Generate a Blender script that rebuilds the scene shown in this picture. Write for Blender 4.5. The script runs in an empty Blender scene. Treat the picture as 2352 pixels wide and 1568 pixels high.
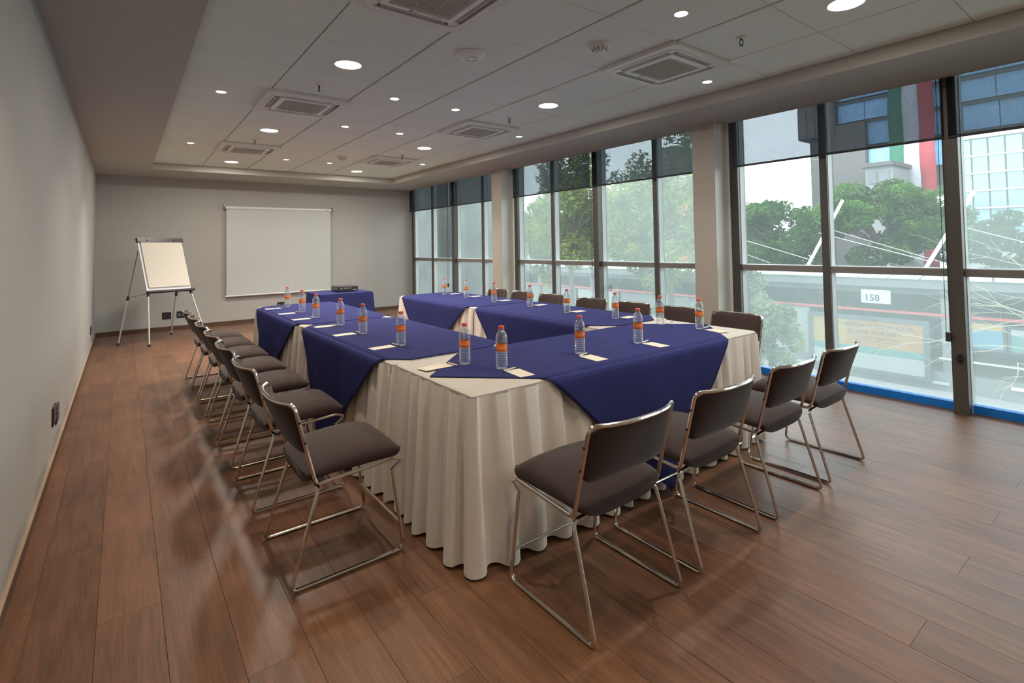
import bpy, bmesh, math, random
import numpy as np
from mathutils import Matrix, Vector
random.seed(7)
RS = np.random.RandomState(11)
PI = math.pi
scn = bpy.context.scene
COL = scn.collection

# ---------------------------------------------------------------- camera
cam_d = bpy.data.cameras.new('camera')
cam = bpy.data.objects.new('camera', cam_d); COL.objects.link(cam)
_r = Vector((0.7894035, -0.6136343, -0.0171742)); _u = Vector((-0.0061665, -0.0359019, 0.9993363)); _f = Vector((0.6138437, 0.7887737, 0.0321250))
_m = Matrix((_r, _u, -_f)).transposed().to_4x4(); _m.translation = Vector((0.353865, 0.0, 1.363316))
cam.matrix_world = _m
cam_d.sensor_fit = 'HORIZONTAL'; cam_d.sensor_width = 36.0
cam_d.lens = 36.0 * 1183.886 / 2352.0
cam_d.shift_x = (1176.0 - 1204.688) / 2352.0
cam_d.shift_y = -(784.0 - 523.681) / 2352.0
cam_d.clip_start = 0.05; cam_d.clip_end = 500
scn.camera = cam

# ---------------------------------------------------------------- sky, exposure
SKY = 4.6
world = bpy.data.worlds.new('sky'); scn.world = world; world.use_nodes = True
_n = world.node_tree.nodes; _l = world.node_tree.links; _n.clear()
_o = _n.new('ShaderNodeOutputWorld'); _b = _n.new('ShaderNodeBackground'); _t = _n.new('ShaderNodeTexCoord')
_no = _n.new('ShaderNodeTexNoise'); _no.inputs['Scale'].default_value = 2.2; _no.inputs['Detail'].default_value = 5
_cr = _n.new('ShaderNodeValToRGB'); _cr.color_ramp.elements[0].position = 0.35; _cr.color_ramp.elements[0].color = (0.80, 0.88, 1.0, 1)
_cr.color_ramp.elements[1].position = 0.65; _cr.color_ramp.elements[1].color = (1.0, 0.99, 0.97, 1)
_l.new(_t.outputs['Generated'], _no.inputs['Vector']); _l.new(_no.outputs['Fac'], _cr.inputs['Fac'])
_l.new(_cr.outputs['Color'], _b.inputs['Color']); _b.inputs['Strength'].default_value = SKY; _l.new(_b.outputs[0], _o.inputs[0])
BIG_W, SMALL_W = 12.0, 6.0
WARM, NEUTRAL = (1.0, 0.85, 0.68), (1.0, 0.91, 0.80)
LENS_BIG, LENS_SMALL = 9.0, 9.0
vs = scn.view_settings
vs.view_transform = 'Standard'; vs.look = 'None'; vs.gamma = 1.0; vs.use_curve_mapping = False; vs.exposure = 0.66
scn.cycles.use_denoising = True
scn.cycles.max_bounces = 10; scn.cycles.diffuse_bounces = 6; scn.cycles.glossy_bounces = 4; scn.cycles.transmission_bounces = 8; scn.cycles.transparent_max_bounces = 16
scn.cycles.sample_clamp_indirect = 6.0
scn.cycles.caustics_reflective = False; scn.cycles.caustics_refractive = False

# ---------------------------------------------------------------- measured sizes of the room
Y0, YF, H, HT, XL, XR, YB = 10.753, -2.6, 2.615, 2.718, 0.684, 4.582, 9.654
HW = 2.80                    # head of the glazing, hidden behind the soffit
XW, XG = 5.50, 5.60          # inner face of the mullions, glass
TZ = 0.73                    # table height
ST_Z = -3.3                  # street level

# ---------------------------------------------------------------- helpers
def link(o, parent=None):
    COL.objects.link(o)
    if parent: o.parent = parent
    return o
def tag(o, label=None, cat=None, group=None, kind=None):
    if label: o['label'] = label
    if cat: o['category'] = cat
    if group: o['group'] = group
    if kind: o['kind'] = kind
    return o
def thing(name, label, cat, loc=(0, 0, 0), rz=0.0, group=None, kind=None):
    o = bpy.data.objects.new(name, None); link(o); o.location = loc; o.rotation_euler = (0, 0, rz); o.empty_display_size = 0.1
    return tag(o, label, cat, group, kind)
def dup(root, loc, rz, label, name=None):
    c = root.copy(); link(c); c.location = loc; c.rotation_euler = (0, 0, rz); c['label'] = label
    for ch in root.children:
        d = ch.copy(); link(d, c); d.matrix_parent_inverse = ch.matrix_parent_inverse.copy()
        for g in ch.children:
            e = g.copy(); link(e, d)
    return c

class MB:
    """collects vertices and faces of ONE mesh object"""
    def __init__(s): s.v = []; s.f = []; s.m = []
    def add(s, vs_, fs_, mi=0):
        o = len(s.v); s.v.extend([tuple(p) for p in vs_]); s.f.extend([tuple(i + o for i in f) for f in fs_]); s.m.extend([mi] * len(fs_)); return s
    def box(s, x0, x1, y0, y1, z0, z1, mi=0):
        return s.add([(x0, y0, z0), (x1, y0, z0), (x1, y1, z0), (x0, y1, z0), (x0, y0, z1), (x1, y0, z1), (x1, y1, z1), (x0, y1, z1)],
                     [(3, 2, 1, 0), (4, 5, 6, 7), (0, 1, 5, 4), (1, 2, 6, 5), (2, 3, 7, 6), (3, 0, 4, 7)], mi)
    def cbox(s, x0, x1, y0, y1, z0, z1, c, up=True, mi=0):
        """box with its upper (or lower) edges chamfered"""
        a = [(x0, y0), (x1, y0), (x1, y1), (x0, y1)]; b = [(x0 + c, y0 + c), (x1 - c, y0 + c), (x1 - c, y1 - c), (x0 + c, y1 - c)]
        if up: vs_ = [(*p, z0) for p in a] + [(*p, z1 - c) for p in a] + [(*p, z1) for p in b]
        else: vs_ = [(*p, z1) for p in a] + [(*p, z0 + c) for p in a] + [(*p, z0) for p in b]
        q = []
        for k in range(2):
            for i in range(4):
                j = (i + 1) % 4; fc = (k * 4 + i, k * 4 + j, k * 4 + 4 + j, k * 4 + 4 + i); q.append(fc if up else fc[::-1])
        q.append((8, 9, 10, 11) if up else (11, 10, 9, 8)); q.append((3, 2, 1, 0) if up else (0, 1, 2, 3))
        return s.add(vs_, q, mi)
    def tube(s, pts, r, n=8, closed=False, mi=0):
        P = [Vector(p) for p in pts]; m = len(P); rings = []
        T = []
        for i in range(m):
            a = P[(i - 1) % m] if (closed or i > 0) else P[i]; b = P[(i + 1) % m] if (closed or i < m - 1) else P[i]
            T.append((b - a).normalized())
        up = Vector((0, 0, 1)) if abs(T[0].z) < 0.9 else Vector((1, 0, 0))
        nrm = T[0].cross(up).normalized(); vs_ = []
        for i in range(m):
            nrm = (nrm - T[i] * nrm.dot(T[i])).normalized(); bi = T[i].cross(nrm)
            rr = r[i] if isinstance(r, (list, tuple)) else r
            for k in range(n):
                a = 2 * PI * k / n; vs_.append(P[i] + (nrm * math.cos(a) + bi * math.sin(a)) * rr)
        fs_ = []
        for i in range(m if closed else m - 1):
            j = (i + 1) % m
            for k in range(n):
                l = (k + 1) % n; fs_.append((i * n + k, i * n + l, j * n + l, j * n + k))
        if not closed: fs_ += [tuple(range(n - 1, -1, -1)), tuple((m - 1) * n + k for k in range(n))]
        return s.add(vs_, fs_, mi)
    def lathe(s, prof, n=24, c=(0, 0, 0), mi=0, cap=True):
        vs_ = []; fs_ = []
        for (r, z) in prof:
            for k in range(n):
                a = 2 * PI * k / n; vs_.append((c[0] + r * math.cos(a), c[1] + r * math.sin(a), c[2] + z))
        for i in range(len(prof) - 1):
            for k in range(n):
                l = (k + 1) % n; fs_.append((i * n + k, i * n + l, (i + 1) * n + l, (i + 1) * n + k))
        if cap: fs_ += [tuple(range(n - 1, -1, -1)), tuple((len(prof) - 1) * n + k for k in range(n))]
        return s.add(vs_, fs_, mi)
    def grid(s, rows, mi=0, loop=False):
        nr = len(rows); nc = len(rows[0]); vs_ = [p for r in rows for p in r]; fs_ = []
        for i in range(nr - 1):
            for j in range(nc if loop else nc - 1):
                k = (j + 1) % nc; fs_.append((i * nc + j, i * nc + k, (i + 1) * nc + k, (i + 1) * nc + j))
        return s.add(vs_, fs_, mi)
    def prism(s, poly, z0, z1, mi=0):
        n = len(poly)
        return s.add([(*p, z0) for p in poly] + [(*p, z1) for p in poly],
                     [tuple(range(n - 1, -1, -1)), tuple(range(n, 2 * n))] + [(i, (i + 1) % n, n + (i + 1) % n, n + i) for i in range(n)], mi)
    def mesh(s, name, mats, smooth=True, angle=40):
        me = bpy.data.meshes.new(name); me.from_pydata(s.v, [], s.f)
        mats = mats if isinstance(mats, (list, tuple)) else [mats]
        for m in mats: me.materials.append(m)
        if len(mats) > 1: me.polygons.foreach_set('material_index', s.m)
        if smooth: me.polygons.foreach_set('use_smooth', [True] * len(me.polygons)); me.set_sharp_from_angle(angle=math.radians(angle))
        me.update(); return me
    def build(s, name, mats, parent=None, smooth=True, angle=40, loc=None):
        o = bpy.data.objects.new(name, s.mesh(name, mats, smooth, angle)); link(o, parent)
        if loc: o.location = loc
        return o
def struct(o): o['kind'] = 'structure'; return o

def fillet(pts, rad, n=5, closed=False):
    """rounds the corners of a polyline"""
    P = [Vector(p) for p in pts]; m = len(P); out = []
    for i in range(m):
        rr = rad[i] if isinstance(rad, (list, tuple)) else rad
        if (not closed and i in (0, m - 1)) or rr <= 0: out.append(P[i]); continue
        a = P[(i - 1) % m] - P[i]; b = P[(i + 1) % m] - P[i]
        d = min(rr, a.length * 0.49, b.length * 0.49); A = P[i] + a.normalized() * d; B = P[i] + b.normalized() * d
        for k in range(n + 1):
            t = k / n; out.append(A * (1 - t) ** 2 + P[i] * 2 * t * (1 - t) + B * t ** 2)
    return [tuple(p) for p in out]

def text_mesh(body, size, mt, extrude=0.0, align='CENTER', bold=0.0):
    cu = bpy.data.curves.new('text', 'FONT'); cu.body = body; cu.size = size; cu.extrude = extrude; cu.align_x = align; cu.align_y = 'CENTER'; cu.offset = bold
    cu.resolution_u = 3
    o = bpy.data.objects.new('text', cu); COL.objects.link(o); bpy.context.view_layer.update()
    me = bpy.data.meshes.new_from_object(o.evaluated_get(bpy.context.evaluated_depsgraph_get()))
    bpy.data.objects.remove(o); bpy.data.curves.remove(cu)
    me.materials.clear(); me.materials.append(mt); return me

# ---------------------------------------------------------------- materials
def mat(name, col, rough=0.6, metal=0.0, spec=0.5, noise=None, bump=None, sheen=0.0, emit=None, rnd=0.0, coat=0.0):
    m = bpy.data.materials.new(name); m.use_nodes = True; nt = m.node_tree; b = nt.nodes['Principled BSDF']
    b.inputs['Base Color'].default_value = (*col, 1); b.inputs['Roughness'].default_value = rough; b.inputs['Metallic'].default_value = metal
    b.inputs['Specular IOR Level'].default_value = spec; b.inputs['Coat Weight'].default_value = coat
    if sheen: b.inputs['Sheen Weight'].default_value = sheen; b.inputs['Sheen Roughness'].default_value = 0.4
    if emit: b.inputs['Emission Color'].default_value = (*emit[0], 1); b.inputs['Emission Strength'].default_value = emit[1]
    tc = nt.nodes.new('ShaderNodeTexCoord')
    src = None
    if noise:   # (scale, stretch xyz, amount)
        mp = nt.nodes.new('ShaderNodeMapping'); mp.inputs['Scale'].default_value = noise[1]
        nz = nt.nodes.new('ShaderNodeTexNoise'); nz.inputs['Scale'].default_value = noise[0]; nz.inputs['Detail'].default_value = 4
        nt.links.new(tc.outputs['Object'], mp.inputs['Vector']); nt.links.new(mp.outputs[0], nz.inputs['Vector'])
        mx = nt.nodes.new('ShaderNodeMix'); mx.data_type = 'RGBA'
        k = noise[2]; mx.inputs['A'].default_value = (*[c * (1 - k) for c in col], 1); mx.inputs['B'].default_value = (*[min(1, c * (1 + k)) for c in col], 1)
        nt.links.new(nz.outputs['Fac'], mx.inputs['Factor']); src = mx.outputs['Result']
    if rnd:
        oi = nt.nodes.new('ShaderNodeObjectInfo'); hv = nt.nodes.new('ShaderNodeHueSaturation')
        mr = nt.nodes.new('ShaderNodeMapRange'); mr.inputs['To Min'].default_value = 1 - rnd; mr.inputs['To Max'].default_value = 1 + rnd
        nt.links.new(oi.outputs['Random'], mr.inputs['Value']); nt.links.new(mr.outputs[0], hv.inputs['Value'])
        if src: nt.links.new(src, hv.inputs['Color'])
        else: hv.inputs['Color'].default_value = (*col, 1)
        src = hv.outputs['Color']
    if src: nt.links.new(src, b.inputs['Base Color'])
    if bump:    # (scale, stretch, strength)
        mp = nt.nodes.new('ShaderNodeMapping'); mp.inputs['Scale'].default_value = bump[1]
        nz = nt.nodes.new('ShaderNodeTexNoise'); nz.inputs['Scale'].default_value = bump[0]; nz.inputs['Detail'].default_value = 2
        bp = nt.nodes.new('ShaderNodeBump'); bp.inputs['Strength'].default_value = bump[2]; bp.inputs['Distance'].default_value = 0.002
        nt.links.new(tc.outputs['Object'], mp.inputs['Vector']); nt.links.new(mp.outputs[0], nz.inputs['Vector'])
        nt.links.new(nz.outputs['Fac'], bp.inputs['Height']); nt.links.new(bp.outputs[0], b.inputs['Normal'])
    return m

def wood_floor(name, dark, light, rough):
    m = bpy.data.materials.new(name); m.use_nodes = True; nt = m.node_tree; N = nt.nodes.new; L = nt.links.new; b = nt.nodes['Principled BSDF']
    tc = N('ShaderNodeTexCoord'); oi = N('ShaderNodeObjectInfo')
    add = N('ShaderNodeVectorMath'); add.operation = 'MULTIPLY_ADD'; add.inputs[1].default_value = (37.0, 91.0, 53.0)
    cx = N('ShaderNodeCombineXYZ')
    for i in range(3): L(oi.outputs['Random'], cx.inputs[i])
    L(cx.outputs[0], add.inputs[0]); L(tc.outputs['Object'], add.inputs[2])
    mp = N('ShaderNodeMapping'); mp.inputs['Scale'].default_value = (9.0, 0.9, 1.0); L(add.outputs[0], mp.inputs['Vector'])
    n1 = N('ShaderNodeTexNoise'); n1.inputs['Scale'].default_value = 1.3; n1.inputs['Detail'].default_value = 2; n1.inputs['Distortion'].default_value = 0.6; L(mp.outputs[0], n1.inputs['Vector'])
    mul = N('ShaderNodeMath'); mul.operation = 'MULTIPLY'; mul.inputs[1].default_value = 22.0; L(n1.outputs['Fac'], mul.inputs[0])
    sn = N('ShaderNodeMath'); sn.operation = 'SINE'; L(mul.outputs[0], sn.inputs[0])            # cathedral rings
    mp2 = N('ShaderNodeMapping'); mp2.inputs['Scale'].default_value = (160.0, 5.0, 1.0); L(add.outputs[0], mp2.inputs['Vector'])
    n2 = N('ShaderNodeTexNoise'); n2.inputs['Scale'].default_value = 1.0; n2.inputs['Detail'].default_value = 5; L(mp2.outputs[0], n2.inputs['Vector'])  # pores
    n3 = N('ShaderNodeTexNoise'); n3.inputs['Scale'].default_value = 2.5; n3.inputs['Detail'].default_value = 3; L(add.outputs[0], n3.inputs['Vector'])
    a1 = N('ShaderNodeMath'); a1.operation = 'MULTIPLY_ADD'; a1.inputs[1].default_value = 0.11; L(sn.outputs[0], a1.inputs[0]); L(n2.outputs['Fac'], a1.inputs[2])
    a2 = N('ShaderNodeMath'); a2.operation = 'MULTIPLY_ADD'; a2.inputs[1].default_value = 0.7; L(n3.outputs['Fac'], a2.inputs[0]); L(a1.outputs[0], a2.inputs[2])
    a3 = N('ShaderNodeMath'); a3.operation = 'MULTIPLY_ADD'; a3.inputs[1].default_value = 0.28; L(oi.outputs['Random'], a3.inputs[0]); L(a2.outputs[0], a3.inputs[2])
    mr = N('ShaderNodeMapRange'); mr.inputs['From Min'].default_value = 0.5; mr.inputs['From Max'].default_value = 1.4; L(a3.outputs[0], mr.inputs['Value'])
    mx = N('ShaderNodeMix'); mx.data_type = 'RGBA'; mx.inputs['A'].default_value = (*dark, 1); mx.inputs['B'].default_value = (*light, 1)
    L(mr.outputs[0], mx.inputs['Factor']); L(mx.outputs['Result'], b.inputs['Base Color'])
    b.inputs['Roughness'].default_value = rough; b.inputs['Specular IOR Level'].default_value = 0.45; b.inputs['Sheen Weight'].default_value = 0.08; b.inputs['Sheen Roughness'].default_value = 0.45
    bp = N('ShaderNodeBump'); bp.inputs['Strength'].default_value = 0.10; bp.inputs['Distance'].default_value = 0.001; L(n2.outputs['Fac'], bp.inputs['Height']); L(bp.outputs[0], b.inputs['Normal'])
    return m

def film_glass(name, haze, tint, haze_col):
    """window pane: clear tinted glass carrying a perforated dusty film that scatters daylight"""
    m = bpy.data.materials.new(name); m.use_nodes = True; nt = m.node_tree; N = nt.nodes.new; L = nt.links.new; nt.nodes.clear()
    out = N('ShaderNodeOutputMaterial'); tr = N('ShaderNodeBsdfTransparent'); tr.inputs[0].default_value = (*tint, 1)
    tl = N('ShaderNodeBsdfTranslucent'); tl.inputs[0].default_value = (*haze_col, 1)
    tc = N('ShaderNodeTexCoord'); nz = N('ShaderNodeTexNoise'); nz.inputs['Scale'].default_value = 1.2; nz.inputs['Detail'].default_value = 3
    L(tc.outputs['Object'], nz.inputs['Vector'])
    mr = N('ShaderNodeMapRange'); mr.inputs['From Min'].default_value = 0.3; mr.inputs['From Max'].default_value = 0.7
    mr.inputs['To Min'].default_value = haze * 0.85; mr.inputs['To Max'].default_value = haze * 1.15; L(nz.outputs['Fac'], mr.inputs['Value'])
    mix = N('ShaderNodeMixShader'); L(mr.outputs[0], mix.inputs[0]); L(tr.outputs[0], mix.inputs[1]); L(tl.outputs[0], mix.inputs[2])
    gl = N('ShaderNodeBsdfGlossy'); gl.inputs['Roughness'].default_value = 0.03; gl.inputs[0].default_value = (1, 1, 1, 1)
    fr = N('ShaderNodeFresnel'); fr.inputs[0].default_value = 1.25
    mix2 = N('ShaderNodeMixShader'); L(fr.outputs[0], mix2.inputs[0]); L(mix.outputs[0], mix2.inputs[1]); L(gl.outputs[0], mix2.inputs[2])
    L(mix2.outputs[0], out.inputs[0]); return m

def blind_fabric(name, open_, col):
    m = bpy.data.materials.new(name); m.use_nodes = True; nt = m.node_tree; N = nt.nodes.new; L = nt.links.new; nt.nodes.clear()
    out = N('ShaderNodeOutputMaterial'); tr = N('ShaderNodeBsdfTransparent'); tr.inputs[0].default_value = (0.95, 0.97, 1.0, 1)
    tl = N('ShaderNodeBsdfTranslucent'); tl.inputs[0].default_value = (*col, 1); df = N('ShaderNodeBsdfDiffuse'); df.inputs[0].default_value = (*col, 1)
    m1 = N('ShaderNodeMixShader'); m1.inputs[0].default_value = 0.5; L(df.outputs[0], m1.inputs[1]); L(tl.outputs[0], m1.inputs[2])
    tc = N('ShaderNodeTexCoord'); mp = N('ShaderNodeMapping'); mp.inputs['Scale'].default_value = (1, 90, 6); nz = N('ShaderNodeTexNoise'); nz.inputs['Scale'].default_value = 1.0
    L(tc.outputs['Object'], mp.inputs[0]); L(mp.outputs[0], nz.inputs['Vector'])
    mr = N('ShaderNodeMapRange'); mr.inputs['From Min'].default_value = 0.25; mr.inputs['From Max'].default_value = 0.75; mr.inputs['To Min'].default_value = 1 - open_ + 0.008; mr.inputs['To Max'].default_value = 1 - open_ - 0.008
    L(nz.outputs['Fac'], mr.inputs['Value'])
    m2 = N('ShaderNodeMixShader'); L(mr.outputs[0], m2.inputs[0]); L(tr.outputs[0], m2.inputs[1]); L(m1.outputs[0], m2.inputs[2]); L(m2.outputs[0], out.inputs[0]); return m

def water_bottle_mat(name):
    m = bpy.data.materials.new(name); m.use_nodes = True; nt = m.node_tree; N = nt.nodes.new; L = nt.links.new; nt.nodes.clear()
    out = N('ShaderNodeOutputMaterial'); tr = N('ShaderNodeBsdfTransparent'); tr.inputs[0].default_value = (0.96, 0.98, 0.99, 1)
    g = N('ShaderNodeBsdfGlass'); g.inputs['IOR'].default_value = 1.33; g.inputs['Roughness'].default_value = 0.0
    gl = N('ShaderNodeBsdfGlossy'); gl.inputs['Roughness'].default_value = 0.08
    m1 = N('ShaderNodeMixShader'); m1.inputs[0].default_value = 0.28; L(tr.outputs[0], m1.inputs[1]); L(g.outputs[0], m1.inputs[2])
    lw = N('ShaderNodeLayerWeight'); lw.inputs[0].default_value = 0.25
    df = N('ShaderNodeBsdfDiffuse'); df.inputs[0].default_value = (0.9, 0.92, 0.92, 1); ge = N('ShaderNodeMixShader'); ge.inputs[0].default_value = 0.4; L(gl.outputs[0], ge.inputs[1]); L(df.outputs[0], ge.inputs[2])  # white diffuse at glancing edges imitates highlights on the plastic
    m2 = N('ShaderNodeMixShader'); L(lw.outputs['Facing'], m2.inputs[0]); L(m1.outputs[0], m2.inputs[1]); L(ge.outputs[0], m2.inputs[2]); m3 = N('ShaderNodeMixShader'); m3.inputs[0].default_value = 0.04
    L(m2.outputs[0], m3.inputs[1]); L(df.outputs[0], m3.inputs[2]); L(m3.outputs[0], out.inputs[0]); return m

def leaf_mat(name, a, b_, trans=0.35):
    m = bpy.data.materials.new(name); m.use_nodes = True; nt = m.node_tree; N = nt.nodes.new; L = nt.links.new; nt.nodes.clear()
    out = N('ShaderNodeOutputMaterial'); df = N('ShaderNodeBsdfDiffuse'); tl = N('ShaderNodeBsdfTranslucent')
    tc = N('ShaderNodeTexCoord'); nz = N('ShaderNodeTexNoise'); nz.inputs['Scale'].default_value = 1.3; nz.inputs['Detail'].default_value = 6; L(tc.outputs['Object'], nz.inputs['Vector'])
    cr = N('ShaderNodeValToRGB'); cr.color_ramp.elements[0].position = 0.40; cr.color_ramp.elements[1].position = 0.62  # dark and light clumps in the colour imitate shading inside the crown
    cr.color_ramp.elements[0].color = (*a, 1); cr.color_ramp.elements[1].color = (*b_, 1); L(nz.outputs['Fac'], cr.inputs[0])
    L(cr.outputs[0], df.inputs[0]); L(cr.outputs[0], tl.inputs[0])
    mx = N('ShaderNodeMixShader'); mx.inputs[0].default_value = trans; L(df.outputs[0], mx.inputs[1]); L(tl.outputs[0], mx.inputs[2]); L(mx.outputs[0], out.inputs[0]); return m

M = {}
M['wood'] = wood_floor('brown oak planks', (0.078, 0.031, 0.013), (0.225, 0.098, 0.046), 0.42)
M['wood_gap'] = mat('floor underlay', (0.02, 0.012, 0.008), 0.8)
M['base'] = mat('baseboard wood', (0.10, 0.055, 0.035), 0.5, noise=(6, (1, 1, 12), 0.2))
M['base_edge'] = mat('baseboard edge', (0.42, 0.30, 0.21), 0.6)
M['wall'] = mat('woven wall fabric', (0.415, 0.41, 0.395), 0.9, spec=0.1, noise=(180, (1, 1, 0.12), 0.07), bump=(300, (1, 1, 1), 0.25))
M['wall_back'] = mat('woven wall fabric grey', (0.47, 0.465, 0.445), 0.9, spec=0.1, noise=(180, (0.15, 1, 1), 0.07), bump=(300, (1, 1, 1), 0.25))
M['soffit'] = mat('soffit paint', (0.50, 0.49, 0.45), 0.85, spec=0.15)
M['tile'] = mat('mineral ceiling tile', (0.81, 0.88, 0.81), 0.95, spec=0.05, noise=(260, (1, 1, 1), 0.10), bump=(420, (1, 1, 1), 0.5), rnd=0.012)
M['grid'] = mat('ceiling grid', (0.5, 0.5, 0.48), 0.6)
M['plenum'] = mat('dark plenum', (0.06, 0.06, 0.055), 0.9)
M['white_plastic'] = mat('white plastic', (0.82, 0.83, 0.80), 0.4)
M['cream_plastic'] = mat('cream plastic', (0.74, 0.74, 0.70), 0.45)
M['grey_grille'] = mat('grey intake grille', (0.52, 0.50, 0.44), 0.6)
M['louver'] = mat('louvre flap', (0.40, 0.39, 0.36), 0.5)
M['slot'] = mat('dark slot', (0.012, 0.012, 0.012), 0.8)
M['chrome_dull'] = mat('dull chrome', (0.45, 0.44, 0.42), 0.25, 1.0)
M['chrome'] = mat('polished steel tube', (0.74, 0.70, 0.63), 0.16, 1.0)
M['fabric'] = mat('brown grey upholstery', (0.040, 0.025, 0.023), 0.85, spec=0.2, sheen=0.25, noise=(500, (1, 1, 1), 0.25), bump=(700, (1, 1, 1), 0.3))
M['bolt'] = mat('dark bolt', (0.05, 0.05, 0.05), 0.4, 0.8)
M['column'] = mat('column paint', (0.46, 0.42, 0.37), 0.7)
M['column_lit_side'] = mat('daylight painted on column side', (0.80, 0.82, 0.79), 0.6)  # lighter than the column: window light on this side put into the colour
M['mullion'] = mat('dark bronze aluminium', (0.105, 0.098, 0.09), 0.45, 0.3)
M['mullion_lit_side'] = mat('daylight painted on aluminium', (0.80, 0.86, 0.88), 0.5)  # daylight on the sides of the dark mullions put into a pale colour
M['transom'] = mat('grey aluminium', (0.25, 0.24, 0.23), 0.42, 0.35)
M['blue'] = mat('blue sill strip', (0.004, 0.20, 0.72), 0.45)
M['glass_hazy'] = film_glass('hazy film pane', 0.130, (0.86, 0.92, 0.90), (0.80, 0.92, 0.88))
M['glass_far'] = film_glass('far hazy film pane', 0.34, (0.86, 0.92, 0.90), (0.84, 0.92, 0.89))
M['glass_mid'] = film_glass('half hazy film pane', 0.050, (0.86, 0.91, 0.90), (0.80, 0.90, 0.88))
M['glass_low'] = film_glass('dense film pane', 0.125, (0.84, 0.91, 0.89), (0.78, 0.88, 0.86))
M['glass_clear'] = film_glass('clear pane', 0.025, (0.86, 0.92, 0.90), (0.8, 0.9, 0.9))
M['blind'] = blind_fabric('screen blind fabric', 0.36, (0.055, 0.06, 0.066))
M['bar'] = mat('blind bottom bar', (0.04, 0.04, 0.042), 0.5)
M['cloth_white'] = mat('white table linen', (0.50, 0.475, 0.44), 0.9, spec=0.1, sheen=0.15, bump=(500, (1, 1, 1), 0.12))  # colour kept darker than the skirt to offset strong lamp light on top
M['skirt'] = mat('white pleated linen', (0.80, 0.74, 0.68), 0.9, spec=0.1, sheen=0.15, bump=(500, (1, 1, 1), 0.12))  # same white linen, colour raised to make up for shade on the sides
M['navy'] = mat('navy table linen', (0.031, 0.035, 0.125), 0.9, spec=0.05, sheen=0.0, noise=(9, (1, 1, 1), 0.12), bump=(600, (1, 1, 1), 0.12))
M['board'] = mat('particle board', (0.30, 0.22, 0.14), 0.7)
M['bottle'] = water_bottle_mat('water bottle plastic')
M['cap'] = mat('red orange cap', (0.62, 0.085, 0.035), 0.4)
M['label'] = mat('orange label', (0.80, 0.17, 0.015), 0.5)
M['label_text'] = mat('label print', (0.85, 0.62, 0.40), 0.6)
M['paper'] = mat('cream card', (0.66, 0.60, 0.50), 0.8)
M['pen'] = mat('silver pen', (0.60, 0.54, 0.47), 0.4, 0.1)
M['pen_dark'] = mat('black pen end', (0.03, 0.03, 0.03), 0.4)
M['black'] = mat('black plastic', (0.018, 0.018, 0.02), 0.4)
M['grey_plastic'] = mat('grey plastic', (0.2, 0.2, 0.2), 0.5)
M['screen'] = mat('matte white screen', (0.58, 0.61, 0.61), 0.85, spec=0.1)
M['alu'] = mat('silver tube', (0.62, 0.61, 0.59), 0.35, 0.6)
M['pad'] = mat('flip chart paper', (0.66, 0.62, 0.54), 0.85)
M['whiteboard'] = mat('white board', (0.75, 0.76, 0.78), 0.35)
M['lamp_warm'] = mat('warm lamp lens', (0.9, 0.85, 0.75), 0.5, emit=((1.0, 0.86, 0.68), LENS_BIG))
M['lamp_small'] = mat('small lamp lens', (0.9, 0.87, 0.8), 0.5, emit=((1.0, 0.9, 0.78), LENS_SMALL))
# outside
M['asphalt'] = mat('street asphalt', (0.1612, 0.1612, 0.1624), 0.9, noise=(3, (1, 1, 1), 0.2))
M['pave'] = mat('pale pavement', (0.2232, 0.2170, 0.2046), 0.9, noise=(4, (1, 1, 1), 0.15))
M['roof_white'] = mat('white roof sheet', (0.2852, 0.2976, 0.3100), 0.5)
M['st_dark'] = mat('dark station steel', (0.0186, 0.0205, 0.0236), 0.6)
M['st_grey'] = mat('grey station panel', (0.0930, 0.0961, 0.0992), 0.7)
M['st_glass'] = mat('station glass', (0.0310, 0.0403, 0.0465), 0.15)
M['red'] = mat('red rail', (0.2604, 0.0310, 0.0310), 0.5)
M['sign_white'] = mat('white sign face', (0.3100, 0.3162, 0.3286), 0.5)
M['sign_text'] = mat('dark sign letters', (0.0248, 0.0279, 0.0372), 0.6)
M['poster_y'] = mat('yellow poster band', (0.186, 0.119, 0.026), 0.6)
M['poster_o'] = mat('orange poster band', (0.171, 0.082, 0.022), 0.6)
M['poster_t'] = mat('teal poster band', (0.019, 0.097, 0.093), 0.6)
M['poster_p'] = mat('pale poster band', (0.156, 0.167, 0.164), 0.6)
M['poster_b'] = mat('blue poster band', (0.030, 0.104, 0.156), 0.6)
M['pole_white'] = mat('white steel mast', (0.4836, 0.4836, 0.4712), 0.5)
M['cable'] = mat('pale cable', (0.3100, 0.3100, 0.3100), 0.6)
M['bark'] = mat('tree bark', (0.0465, 0.0360, 0.0279), 0.9, noise=(8, (1, 1, 0.3), 0.3))
M['bark_pale'] = mat('pale bare bark', (0.20, 0.18, 0.125), 0.9)
M['leaf_y'] = leaf_mat('yellow green leaves', (0.045, 0.066, 0.012), (0.175, 0.195, 0.04))
M['leaf_g'] = leaf_mat('mid green leaves', (0.012, 0.045, 0.008), (0.075, 0.165, 0.025))
M['leaf_d'] = leaf_mat('deep green leaves', (0.0049, 0.0164, 0.0049), (0.0330, 0.0792, 0.0198))
M['leaf_p'] = leaf_mat('pale green leaves', (0.0205, 0.0368, 0.0123), (0.1716, 0.2244, 0.1122))
M['tower'] = mat('dark brown cladding', (0.0341, 0.0310, 0.0322), 0.6, noise=(0.6, (1, 1, 1), 0.2))
M['tower2'] = mat('grey brown cladding', (0.0744, 0.0651, 0.0651), 0.7)
M['blue_glass'] = mat('blue curtain glass', (0.17, 0.38, 0.66), 0.12, noise=(0.25, (1, 1, 1), 0.3))
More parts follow.
